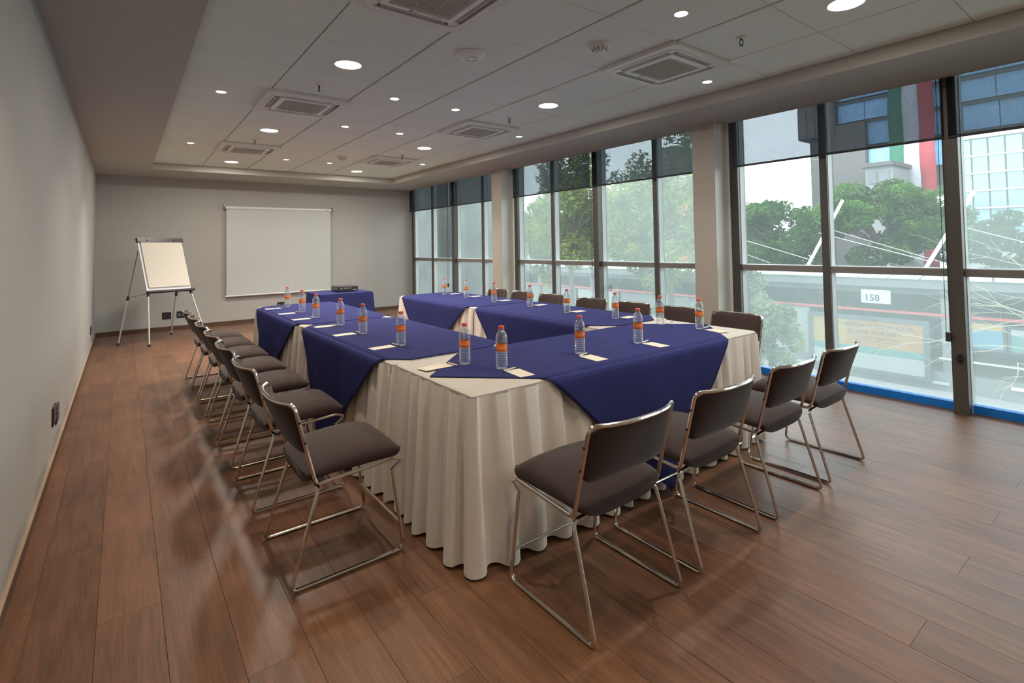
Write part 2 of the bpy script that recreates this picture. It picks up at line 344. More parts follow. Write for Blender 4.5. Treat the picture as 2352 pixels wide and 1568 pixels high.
M['pale_glass'] = mat('pale curtain glass', (0.1612, 0.2480, 0.2852), 0.15, noise=(0.3, (1, 1, 1), 0.3), rnd=0.2)
M['grey_glass'] = mat('grey curtain glass', (0.0806, 0.0992, 0.1116), 0.15, rnd=0.2)
M['band'] = mat('dark floor band', (0.0310, 0.0372, 0.0465), 0.5)
M['frame_pale'] = mat('pale facade frame', (0.3410, 0.3720, 0.3844), 0.5)
M['conc'] = mat('pale concrete', (0.2108, 0.2139, 0.2139), 0.8, noise=(0.8, (1, 1, 1), 0.1))
M['flag_g'] = mat('green banner cloth', (0.0000, 0.0992, 0.0527), 0.8)
M['flag_w'] = mat('white banner cloth', (0.3844, 0.3844, 0.4340), 0.8)
M['flag_r'] = mat('red banner cloth', (0.2976, 0.0217, 0.0341), 0.8)

# ================================================================ SETTING
# ---- floor: oak planks along the room
PW, PL, PX0 = 0.1955, 1.27, 0.088
fl = MB().box(-0.02, 5.72, YF, Y0 + 0.02, -0.16, -0.012).build('floor', M['wood_gap'], None, False); struct(fl)
def plank(x0, x1, y0, y1):
    g = 0.0004
    o = MB().cbox(-(x1 - x0) / 2 + g, (x1 - x0) / 2 - g, -(y1 - y0) / 2 + g, (y1 - y0) / 2 - g, -0.012, random.uniform(-0.0003, 0.0), 0.0008).build('plank', M['wood'], fl, False)
    o.location = ((x0 + x1) / 2, (y0 + y1) / 2, 0)
xs = [0.0] + [PX0 + PW * k for k in range(0, 29)]
for i in range(len(xs) - 1):
    k = i - 1; ph = {0: 0.62, 1: 1.228 - PL, 2: 0.20}[k % 3]
    x0, x1 = xs[i], min(xs[i + 1], 5.60)
    if x1 - x0 < 0.02: continue
    y = ph
    while y > 0.3: y -= PL
    cuts = [y]
    while cuts[-1] < Y0: cuts.append(cuts[-1] + PL)
    cuts[-1] = Y0
    for a, b in zip(cuts[:-1], cuts[1:]):
        if b - a > 0.02: plank(x0, x1, a, b)
back_planks = MB()
for i in range(len(xs) - 1):
    k = i - 1; ph = {0: 0.62, 1: 1.228 - PL, 2: 0.20}[k % 3]; y = ph
    while y > 0.3: y -= PL
    back_planks.cbox(xs[i] + 0.0009, min(xs[i + 1], 5.6) - 0.0009, YF, y - 0.0009, -0.012, 0.0, 0.0016)
tag(back_planks.build('plank_field', M['wood'], fl, False), kind='stuff')

# ---- walls
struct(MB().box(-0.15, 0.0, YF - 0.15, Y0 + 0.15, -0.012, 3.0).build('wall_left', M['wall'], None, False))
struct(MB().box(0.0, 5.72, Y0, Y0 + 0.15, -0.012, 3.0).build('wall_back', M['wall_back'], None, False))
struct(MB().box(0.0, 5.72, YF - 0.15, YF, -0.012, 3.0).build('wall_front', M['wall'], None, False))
struct(MB().box(5.43, 5.72, YF, Y0, HW, 3.0).build('wall_right', M['soffit'], None, False))
b = MB().box(0.0, 0.012, YF, Y0, 0.0, 0.066).build('baseboard_left', M['base'], None, False); struct(b)
MB().box(0.0, 0.014, YF, Y0, 0.066, 0.071).build('top_edge', M['base_edge'], b, False)
b = MB().box(0.012, 5.45, Y0 - 0.012, Y0, 0.0, 0.072).build('baseboard_back', M['base'], None, False); struct(b)
MB().box(0.012, 5.45, Y0 - 0.014, Y0, 0.072, 0.075).build('top_edge', M['base_edge'], b, False)

# ---- ceiling: grey perimeter soffit round a raised field of tiles
for k, bx in enumerate([(0.0, XL, YF, Y0), (XR, 5.43, YF, Y0), (XL, XR, YB, Y0)]):
    so_ = MB().box(*bx, H, 2.95).build('trim_%d' % (5 + k), M['soffit'], None, False); struct(so_)
    so_['label'] = ['grey soffit along the left wall', 'grey soffit above the windows', 'grey soffit along the back wall'][k]
ce = MB().box(XL, XR, YF, YB, 2.785, 2.95).build('ceiling', M['plenum'], None, False); struct(ce)
tx = [XL] + [1.331 + 0.652 * k for k in range(5)] + [XR]
ty = [YB] + [9.285 - 0.6545 * k for k in range(19)]; ty = [t for t in ty if t > YF] + [YF]
cassettes = [(1.658, 2.41), (1.658, 5.035), (1.658, 7.65), (3.614, 2.41), (3.614, 5.035), (3.614, 7.65)]
tile_me = {}
for i in range(len(tx) - 1):
    for j in range(len(ty) - 1):
        x0, x1, y1, y0 = tx[i], tx[i + 1], ty[j], ty[j + 1]; cx, cy = (x0 + x1) / 2, (y0 + y1) / 2
        if any(abs(cx - a) < 0.2 and abs(cy - c) < 0.2 for a, c in cassettes): continue
        w, d = x1 - x0 - (0.020 if 0 < i < 5 else 0.010), y1 - y0 - 0.005
        key = (round(w, 3), round(d, 3))
        if key not in tile_me: tile_me[key] = MB().cbox(-w / 2, w / 2, -d / 2, d / 2, 0, 0.018, 0.004, up=False).mesh('ceiling_tile', M['tile'], False)
        o = bpy.data.objects.new('ceiling_tile', tile_me[key]); link(o, ce)
        o.location = (cx + (0.005 if i == 0 else -0.005 if i == 5 else 0), cy, HT + random.uniform(-0.0008, 0.0008))
for x in tx[1:-1]:
    MB().box(x - 0.012, x + 0.004, YF, YB, HT + 0.006, HT + 0.05).build('grid_bar', M['grid'], ce, False)
for y in ty[1:-1]:
    MB().box(XL, XR, y - 0.006, y + 0.006, HT + 0.009, HT + 0.05).build('cross_bar', M['grid'], ce, False)

# ---- columns on the window side
def column(yc0, yc1):
    c = MB().box(5.235, 5.72, yc0, yc1, -0.012, HW)
    o = c.build('trim_1' if yc0 > 5 else 'trim_2' if yc0 > 0 else 'trim_3', M['column'], None, False)
    struct(o); o['label'] = 'beige plastered column between two window bays'
    MB().box(5.24, 5.51, yc0 - 0.004, yc0 + 0.002, 0, HW - 0.001).build('lit_side_panel', M['column_lit_side'], o, False)  # thin sheet that carries the painted window light
    MB().box(5.48, 5.53, yc0 - 0.03, yc0 - 0.004, 0, HW - 0.001).build('side_trim', M['column_lit_side'], o, False)
column(6.89, 7.16); column(3.02, 3.28); column(-0.85, -0.59)

# ---- glazed bays
def window_bay(idx, y0, y1, thick, thins, glass):
    w = thing('window_%d' % idx, 'floor to ceiling glazed bay with aluminium mullions', None, (XG, y0, 0)); struct(w)
    def part(name, mb, mt, label=None):
        o = mb.build(name, mt, w, False); o.location = (-XG, -y0, 0)
        if label: o['label'] = label
        return o
    jambs = []
    part('jamb', MB().box(XW - 0.02, XG + 0.03, y0, y0 + 0.085, 0.0, HW), M['mullion']); part('jamb', MB().box(XW - 0.02, XG + 0.03, y1 - 0.09, y1, 0.0, HW), M['mullion'])
    part('jamb_lit_side', MB().box(XW + 0.02, XG, y1 - 0.094, y1 - 0.09, 0.0, HW), M['mullion_lit_side'])
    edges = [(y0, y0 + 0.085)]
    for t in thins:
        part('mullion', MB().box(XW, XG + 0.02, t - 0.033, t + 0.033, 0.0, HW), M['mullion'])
        part('mullion_lit_side', MB().box(XW + 0.02, XG, t - 0.037, t - 0.033, 0.0, HW), M['mullion_lit_side'])  # thin sheet in the painted daylight tone beside the dark mullion
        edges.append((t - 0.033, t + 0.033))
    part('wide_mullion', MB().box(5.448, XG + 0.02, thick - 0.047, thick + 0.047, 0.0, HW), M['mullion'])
    part('mullion_lit_side', MB().box(XW + 0.03, XG, thick - 0.051, thick - 0.047, 0.0, HW), M['mullion_lit_side'])
    edges.append((thick - 0.047, thick + 0.047)); edges.append((y1 - 0.09, y1)); edges.sort()
    for k in range(len(edges) - 1):
        a, c = edges[k][1], edges[k + 1][0]
        part('transom', MB().box(XW + 0.005, XG + 0.02, a, c, 1.056, 1.114), M['transom'])
        part('transom_cap', MB().box(XW + 0.005, XG + 0.02, a, c, 1.114, 1.119), M['mullion_lit_side'])
        part('sill_strip', MB().box(XG - 0.05, XG + 0.02, a, c, 0.0, 0.062), M['blue'], 'bright blue sill strip')
        g = glass[k]
        part('pane', MB().box(XG + 0.004, XG + 0.012, a, c, 1.119, HW), M[g[0]])
        part('pane', MB().box(XG + 0.004, XG + 0.012, a, c, 0.062, 1.056), M[g[1]])
    return w
hz = ('glass_hazy', 'glass_low')
window_bay(1, -0.59, 2.99, 1.114, [2.065, 0.16], [hz, ('glass_hazy', 'glass_low'), ('glass_mid', 'glass_low'), ('glass_mid', 'glass_low')])
w2 = window_bay(2, 3.28, 6.86, 4.96, [3.995, 5.916], [hz, hz, ('glass_clear', 'glass_low'), hz])
fz = ('glass_far', 'glass_far')
window_bay(3, 7.16, Y0 - 0.04, 8.83, [7.853, 9.79], [fz, fz, ('glass_hazy', 'glass_far'), fz])
window_bay(4, YF, -0.85, -1.9, [], [hz, hz])
st = MB()   # round sticker with a ring and a letter on the glass of the middle bay
ring = [(5.598, 4.86 + 0.036 * math.cos(a), 0.753 + 0.036 * math.sin(a)) for a in [2 * PI * k / 24 for k in range(24)]]
st.tube(ring, 0.0035, 5, closed=True)
st.box(5.596, 5.600, 4.848, 4.854, 0.735, 0.771)
for z in (0.735, 0.75, 0.765): st.box(5.596, 5.600, 4.848, 4.872, z, z + 0.006)
so = st.build('sticker', M['grey_plastic'], None); tag(so, 'small round ringed letter sticker on lower glass pane', 'sticker')

# ================================================================ THINGS OF THE ROOM
# ---- roller blinds
def blind(y0, y1, label, chain_y):
    t = thing('roller_blind', label, 'blind', (5.437, (y0 + y1) / 2, HW), 0, 'roller blinds along the windows')
    h = (y1 - y0) / 2; z0 = 2.146 - HW
    MB().box(-0.0006, 0.0006, -h, h, z0, 0.0).build('fabric', M['blind'], t, False)
    MB().tube([(0, -h, z0), (0, h, z0)], 0.011, 10).build('bottom_bar', M['bar'], t)
    if chain_y is not None:
        c = chain_y - (y0 + y1) / 2
        MB().tube([(-0.012, c - 0.012, 0.0), (-0.012, c - 0.012, -2.165), (-0.012, c + 0.008, -2.185), (-0.012, c + 0.012, -2.165), (-0.012, c + 0.012, 0)], 0.0022, 5).build('pull_chain', M['bar'], t)
        MB().box(-0.020, -0.004, c - 0.016, c + 0.016, -2.245, -2.175).build('chain_weight', M['bar'], t, False)
    return t
blind(1.147, 2.925, 'half lowered grey screen blind on the near bay beside the rear column', 1.17)
blind(-0.56, 1.120, 'half lowered grey screen blind cut by the frame edge', None)
blind(5.045, 6.83, 'half lowered screen blind of the middle bay, farther half', 5.02)
blind(3.285, 5.005, 'half lowered screen blind of the middle bay, nearer half', None)
blind(8.975, 10.735, 'half lowered screen blind of the far bay next to the back wall', 9.0)
blind(7.17, 8.945, 'half lowered screen blind of the far bay beside the first column', None)
# cord cleat on the wide mullion
MBc = MB().box(5.425, 5.447, 1.10, 1.122, 0.40, 0.46); MBc.box(5.418, 5.430, 1.085, 1.137, 0.425, 0.436)
tag(MBc.build('cord_cleat', M['black'], None, False), 'black cord cleat screwed on the wide dark mullion', 'cleat')

# ---- ceiling air conditioning cassettes
def rounded(w, d, r, n=6):
    pts = []
    for (sx, sy, a0) in ((1, 1, 0), (-1, 1, PI / 2), (-1, -1, PI), (1, -1, 1.5 * PI)):
        for k in range(n + 1):
            a = a0 + PI / 2 * k / n; pts.append((sx * (w - r) + r * math.cos(a), sy * (d - r) + r * math.sin(a)))
    return pts
def ring_panel(outer, inner, z0, z1):
    m = MB(); n = len(outer)
    m.add([(*p, z0) for p in outer] + [(*p, z0) for p in inner] + [(*p, z1) for p in outer] + [(*p, z1) for p in inner],
          [(i, n + i, n + (i + 1) % n, (i + 1) % n) for i in range(n)] + [((i + 1) % n, 2 * n + (i + 1) % n, 2 * n + i, i) for i in range(n)]
          + [(n + i, 3 * n + i, 3 * n + (i + 1) % n, n + (i + 1) % n) for i in range(n)])
    return m
def make_cassette():
    t = thing('air_conditioner', '', 'air conditioner', (0, 0, 0), 0, 'ceiling cassette air conditioners')
    ring_panel(rounded(0.350, 0.350, 0.035), rounded(0.292, 0.292, 0.075), -0.030, -0.001).build('panel', M['cream_plastic'], t, True, 30)
    ring_panel(rounded(0.296, 0.296, 0.078), rounded(0.284, 0.284, 0.07), -0.036, -0.024).build('rim', M['white_plastic'], t)
    MB().box(-0.292, 0.292, -0.292, 0.292, -0.006, -0.001).build('air_duct', M['slot'], t, False)
    c = MB().cbox(-0.228, 0.228, -0.228, 0.228, -0.040, -0.006, 0.008, up=False)
    for sx in (-1, 1):
        for sy in (-1, 1): c.prism(rounded(0.034, 0.034, 0.03, 3), 0, 0); c.v[-32:] = [(p[0] + sx * 0.250, p[1] + sy * 0.250, -0.026 if i < 16 else -0.008) for i, p in enumerate(c.v[-32:])]
    c.build('core_panel', M['white_plastic'], t, False)
    for a in range(4):
        f = MB().cbox(-0.205, 0.205, 0.238, 0.272, -0.031, -0.016, 0.006, up=False).build('louver', M['louver'], t, False); f.rotation_euler = (0, 0, a * PI / 2)
    g = MB(); g.box(-0.165, 0.165, -0.165, 0.160, -0.0415, -0.038)
    gr = g.build('intake_grille', M['grey_grille'], t, False)
    s = MB()
    for k in range(24): y = -0.158 + k * 0.0135; s.box(-0.165, 0.165, y, y + 0.0055, -0.045, -0.0415)
    for x in (-0.057, 0.053): s.box(x, x + 0.004, -0.165, 0.16, -0.046, -0.0415)
    so_ = s.build('grille_slats', M['grey_grille'], gr, False); so_['kind'] = 'stuff'
    MB().prism(rounded(0.188, 0.188, 0.004, 2), -0.0405, -0.0398).build('seam', M['louver'], t, False)
    MB().lathe([(0.010, -0.0412), (0.010, -0.0398)], 16, (-0.045, 0.205, 0)).build('logo', M['grey_plastic'], t)
    me = text_mesh('LG', 0.026, M['grey_plastic']); o = bpy.data.objects.new('logo_text', me); link(o, t); o.location = (-0.016, 0.205, -0.0412); o.rotation_euler = (PI, 0, 0)
    MB().box(0.085, 0.15, 0.2, 0.205, -0.0412, -0.04).build('indicator', M['louver'], t, False)
    return t
side = {1.658: 'left', 3.614: 'window side'}
cas = make_cassette()
for k, (x, y) in enumerate(cassettes):
    lab = 'white ceiling cassette air conditioner of the %s row, %s' % ({1.658: 'left', 3.614: 'window side'}[x], {2.41: 'nearest and largest in view' if x > 2 else 'nearest, cut by the upper frame edge', 5.035: 'middle one', 7.65: 'farthest one'}[y])
    if k == 0: cas.location = (x, y, HT); cas['label'] = lab
    else: dup(cas, (x, y, HT), 0, lab)

# ---- ceiling lamps
def lamp_proto(name, r, lens, group, cat):
    t = thing(name, '', cat, (0, 0, 0), 0, group)
    prof = [(r * 0.93, -0.001), (r * 0.98, -0.006), (r * 1.10, -0.005), (r * 1.14, 0.0), (r * 1.14, 0.002)]
    MB().lathe(prof, 32, cap=False).build('trim_ring', M['white_plastic'], t)
    MB().lathe([(r * 0.97, -0.003), (r * 0.97, 0.004)], 32).build('lens', lens, t)
    return t
def lamp_light(loc, r, w, col, spread):
    ld = bpy.data.lights.new('lamp_light', 'AREA'); ld.shape = 'DISK'; ld.size = 2 * r; ld.energy = w; ld.color = col; ld.spread = spread
    lo = bpy.data.objects.new('lamp_light', ld); link(lo); lo.location = (loc[0], loc[1], HT - 0.010); return lo
big = lamp_proto('ceiling_downlight', 0.096, M['lamp_warm'], 'large round downlights', 'ceiling light')
small = lamp_proto('spot_downlight', 0.040, M['lamp_small'], 'small round downlights', 'ceiling light')
ORD = ['nearest', 'second from the camera', 'third from the camera', 'fourth from the camera', 'farthest']
first = True
bigs = [(1.658, 3.765, 'large round lit downlight of the left row, nearest, between two cassettes'), (1.658, 6.385, 'large round lit downlight of the left row, middle one'), (1.658, 9.0, 'large round lit downlight of the left row, farthest, above the screen'),
        (3.62, 1.155, 'large round lit downlight at the upper edge, near the window soffit'), (3.62, 3.785, 'large round lit downlight of the window side row, second from camera'), (3.62, 6.415, 'large round lit downlight of the window side row, third from camera'), (3.62, 9.02, 'large round lit downlight of the window side row, farthest')]
for x, y, lab in bigs:
    if first: t = big; t.location = (x, y, HT); t['label'] = lab; first = False
    else: t = dup(big, (x, y, HT), 0, lab)
    lamp_light((x, y), 0.096, BIG_W * (1.5 if y > 6 else 0.85), WARM if x < 3 and y < 6 else NEUTRAL, PI)
for x, y in ((1.658, 1.13), (1.658, -1.5), (3.62, -1.47)):  # out-of-frame lamps carrying on the rows, added because light was lacking
    dup(big, (x, y, HT), 0, 'large round lit downlight behind the camera at %s' % {1.13: 'left front', -1.5: 'left rear', -1.47: 'right rear'}[y]); lamp_light((x, y), 0.096, BIG_W * 0.6, WARM, PI)
first = True
smalls = [(1.005, 5.03, 'small round lit spot in the leftmost tile row, nearer one'), (1.01, 7.66, 'small round lit spot in the leftmost tile row, farther one'),
          (2.30, 4.40, 'small lit spot of the third tile row, nearest'), (2.30, 5.73, 'small lit spot of the third tile row, middle'), (2.295, 8.35, 'small lit spot of the third tile row, farthest'),
          (2.955, 1.795, 'small lit spot of the fourth tile row, nearest and brightest'), (2.95, 4.42, 'small lit spot of the fourth tile row, second'), (2.95, 5.73, 'small lit spot of the fourth tile row, third'), (2.94, 8.35, 'small lit spot of the fourth tile row, farthest'),
          (4.25, 2.45, 'small lit spot beside the window soffit, nearest'), (4.25, 5.085, 'small lit spot beside the window soffit, middle'), (4.24, 7.70, 'small lit spot beside the window soffit, farthest')]
smalls += [(1.005, 2.40, 'small round spot in the leftmost tile row above the frame edge'), (1.005, -0.23, 'small round spot in the leftmost tile row behind the camera')]  # out-of-frame spots carrying on the row, added to light the near left
for x, y, lab in smalls:
    if first: t = small; t.location = (x, y, HT); t['label'] = lab; first = False
    else: t = dup(small, (x, y, HT), 0, lab)
    lamp_light((x, y), 0.036, SMALL_W * (1.5 if y > 5.5 else 0.8), WARM if x < 2.6 and y < 7 else NEUTRAL, math.radians(110))

# ---- sprinklers, detectors, access point
def make_sprinkler():
    t = thing('sprinkler', '', 'sprinkler', (0, 0, 0), 0, 'ceiling fire sprinklers')
    MB().lathe([(0.014, -0.012), (0.030, -0.008), (0.036, -0.002), (0.036, 0.001)], 20).build('escutcheon', M['cream_plastic'], t)
    f = MB().tube([(0, 0, 0), (0, 0, -0.02)], 0.008, 8)
    for s in (-1, 1): f.tube([(0, s * 0.006, -0.018), (0, s * 0.013, -0.032), (0, s * 0.010, -0.045), (0, 0, -0.056)], 0.003, 6)
    f.build('frame', M['bolt'], t)
    MB().lathe([(0.013, -0.058), (0.013, -0.055)], 12).build('deflector', M['bolt'], t)
    return t
sp = make_sprinkler(); first = True
for x, y, lab in [(1.625, 4.37, 'dark sprinkler head near the left nearest large downlight'), (1.625, 7.02, 'dark sprinkler head of the left row, farther one'), (3.59, 4.39, 'dark sprinkler head in front of the middle window side cassette'),
                  (3.60, 7.08, 'dark sprinkler head of the window side row, farthest'), (3.59, 1.775, 'dark sprinkler head of the window side row, nearest')]:
    if first: sp.location = (x, y, HT); sp['label'] = lab; first = False
    else: dup(sp, (x, y, HT), 0, lab)
def make_smoke():
    t = thing('smoke_detector', '', 'smoke detector', (0, 0, 0), 0, 'smoke detectors on the ceiling')
    MB().lathe([(0.078, -0.016), (0.080, -0.012), (0.080, 0.001)], 28).build('base', M['cream_plastic'], t)
    MB().lathe([(0.020, -0.052), (0.032, -0.050), (0.040, -0.044), (0.052, -0.028), (0.070, -0.020), (0.072, -0.015)], 28).build('housing', M['cream_plastic'], t)
    v = MB()
    for k in range(10):
        a = 2 * PI * k / 10; v.tube([(0.040 * math.cos(a), 0.040 * math.sin(a), -0.043), (0.056 * math.cos(a), 0.056 * math.sin(a), -0.025)], 0.004, 5)
    v.build('vent', M['grey_plastic'], t)
    MB().lathe([(0.014, -0.060), (0.017, -0.058), (0.017, -0.050)], 16).build('button', M['white_plastic'], t)
    return t
sm = make_smoke(); sm.location = (2.914, 2.42, HT); sm['label'] = 'white dome smoke detector near the nearest window side cassette'
dup(sm, (2.93, 7.70, HT), 0, 'white dome smoke detector far along the ceiling')
ap = thing('wifi_access_point', 'white round dome wireless access point on a ceiling tile', 'access point', (2.284, 3.06, HT))
MB().lathe([(0.030, -0.040), (0.060, -0.036), (0.088, -0.026), (0.103, -0.012), (0.106, -0.004), (0.100, 0.001)], 36).build('shell', M['white_plastic'], ap)
MB().tube([(0.040 * math.cos(2 * PI * k / 24), 0.040 * math.sin(2 * PI * k / 24), -0.0395) for k in range(24)], 0.0015, 5, closed=True).build('light_ring', M['grey_plastic'], ap)

# ---- outlets
def outlet(loc, rz, w, label, rec=False):
    t = thing('wall_outlet', label, 'outlet', loc, rz, 'black wall outlet plates')
    MB().cbox(-w / 2, w / 2, -0.058, 0.058, 0, 0.010, 0.003).build('plate', M['black'], t, False).rotation_euler = (PI / 2, 0, 0)
    for x in (-0.028, 0.028):
        MB().box(x - 0.016, x + 0.016, -0.0125, -0.0095, -0.022, 0.022).build('socket', M['grey_plastic'] if not rec else M['black'], t, False)
        for s in (-0.006, 0.006): MB().box(x + s - 0.0015, x + s + 0.0015, -0.0132, -0.0122, -0.004, 0.008).build('slot', M['sign_white'] if rec else M['slot'], t, False)
    return t
outlet((0.943, Y0, 0.256), 0, 0.125, 'black outlet plate with pale slots on the back wall behind the easel', True)
outlet((1.15, Y0, 0.258), 0, 0.13, 'black outlet plate on the back wall beside the farthest chair')
outlet((2.75, Y0, 0.285), 0, 0.125, 'black outlet plate on the back wall below the projection screen')
outlet((0.0, 4.55, 0.315), PI / 2, 0.17, 'black outlet plate low on the left wall, nearer of a pair')
outlet((0.0, 4.755, 0.275), PI / 2, 0.17, 'black outlet plate low on the left wall, farther of a pair')
outlet((0.0, 9.33, 0.285), PI / 2, 0.14, 'black outlet plate on the left wall near the far corner')

# ---- projection screen
t = thing('projection_screen', 'large white pull down projection screen hung on the back wall', 'projection screen', (2.75, Y0 - 0.06, 2.13))
MB().tube([(-0.945, 0, 0), (0.945, 0, 0)], 0.027, 16).build('case', M['white_plastic'], t)
MB().box(-0.925, 0.925, -0.002, 0.002, -1.60, -0.01).build('screen_sheet', M['screen'], t, False)
MB().tube([(-0.94, 0, -1.61), (0.94, 0, -1.61)], 0.013, 10).build('weight_bar', M['white_plastic'], t)
for s in (-1, 1):
    MB().lathe([(0.030, -0.015), (0.030, 0.015)], 16).build('end_cap', M['grey_plastic'], t).matrix_local = Matrix.Translation((s * 0.955, 0, 0)) @ Matrix.Rotation(PI / 2, 4, 'Y')
    MB().box(s * 0.955 - 0.012, s * 0.955 + 0.012, -0.006, 0.06, 0.01, 0.055).build('bracket', M['chrome_dull'], t, False)
MB().tube([(0.95, -0.01, -0.02), (0.952, -0.012, -0.16)], 0.003, 5).build('pull_cord', M['grey_plastic'], t)
MB().tube([(0.03, -0.01, -1.61), (0.05, -0.02, -1.645), (0.08, -0.02, -1.65), (0.10, -0.01, -1.61)], 0.004, 5).build('pull_loop', M['grey_plastic'], t)
MB().box(0.83, 0.885, -0.0285, -0.026, -0.006, 0.006).build('maker_plate', M['grey_plastic'], t, False)

# ---- flip chart easel
e = thing('flip_chart_easel', 'four legged flip chart easel with blank paper pad beside the left back corner', 'easel', (0.9, 9.6, 0))
EO = Vector((0.9, 9.6, 0))
BL, BR = Vector((0.629, 9.41, 0.767)), Vector((1.195, 9.645, 0.758)); UP = Vector((-0.116, 0.26, 0.763)); e1 = (BR - BL); nv = e1.cross(UP).normalized()
def epan(u0, u1, v0, v1, d0, d1):
    m = MB(); P = lambda u, v, d: tuple(BL - EO + e1 * u + UP * v + nv * d)
    m.add([P(u0, v0, d0), P(u1, v0, d0), P(u1, v1, d0), P(u0, v1, d0), P(u0, v0, d1), P(u1, v0, d1), P(u1, v1, d1), P(u0, v1, d1)],
          [(3, 2, 1, 0), (4, 5, 6, 7), (0, 1, 5, 4), (1, 2, 6, 5), (2, 3, 7, 6), (3, 0, 4, 7)]); return m
epan(0, 1, 0, 1.0, -0.012, 0.004).build('board', M['whiteboard'], e, False)
epan(0.05, 0.985, 0.065, 0.955, 0.006, 0.024).build('paper_pad', M['pad'], e, False)
epan(-0.02, 1.02, 0.955, 1.035, -0.018, 0.036).build('clamp_bar', M['black'], e, False)
for u in (0.2, 0.8):
    c = BL - EO + e1 * u + UP * 0.99 + nv * 0.036
    MB().tube([tuple(c), tuple(c + nv * 0.012)], 0.014, 10).build('clamp_knob', M['black'], e)
epan(-0.01, 1.06, -0.035, 0.0, -0.01, 0.05).build('pen_tray', M['black'], e, False)
ft = [(Vector((0.653, 9.153, 0)), BL + e1 * 0.02 - UP * 0.03), (Vector((1.38, 9.40, 0)), BR - e1 * 0.02 - UP * 0.03),
      (Vector((0.299, 9.612, 0)), BL + UP * 0.80 - nv * 0.03), (Vector((0.974, 10.22, 0)), BR + UP * 0.80 - nv * 0.03)]
for i, (f, top) in enumerate(ft):
    a = Vector(f) + Vector((0, 0, 0.012)); j = top if i < 2 else a + (top - a) * 0.50
    lg = MB().tube([tuple(a - EO), tuple(j - EO)], 0.0115, 10).build('leg', M['alu'], e)
    MB().lathe([(0.010, -0.012), (0.018, -0.008), (0.018, 0.012), (0.013, 0.022)], 12, tuple(a - EO)).build('foot', M['black'], lg)
    dr = (j - a).normalized()
    MB().tube([tuple(j - EO - dr * 0.05), tuple(j - EO + dr * 0.012)], 0.019, 10).build('collar', M['black'], lg)
    if i > 1: MB().tube([tuple(j - EO), tuple(top - EO)], 0.007, 8).build('upper_tube', M['grey_plastic'], lg)
j0 = ft[2][0] + (ft[2][1] - ft[2][0]) * 0.5
MB().tube([tuple(j0 - EO), tuple((j0 + BL) / 2 - EO + Vector((0, 0, -0.02))), tuple(BL - UP * 0.03 - EO)], 0.004, 6).build('spreader_cord', M['grey_plastic'], e)

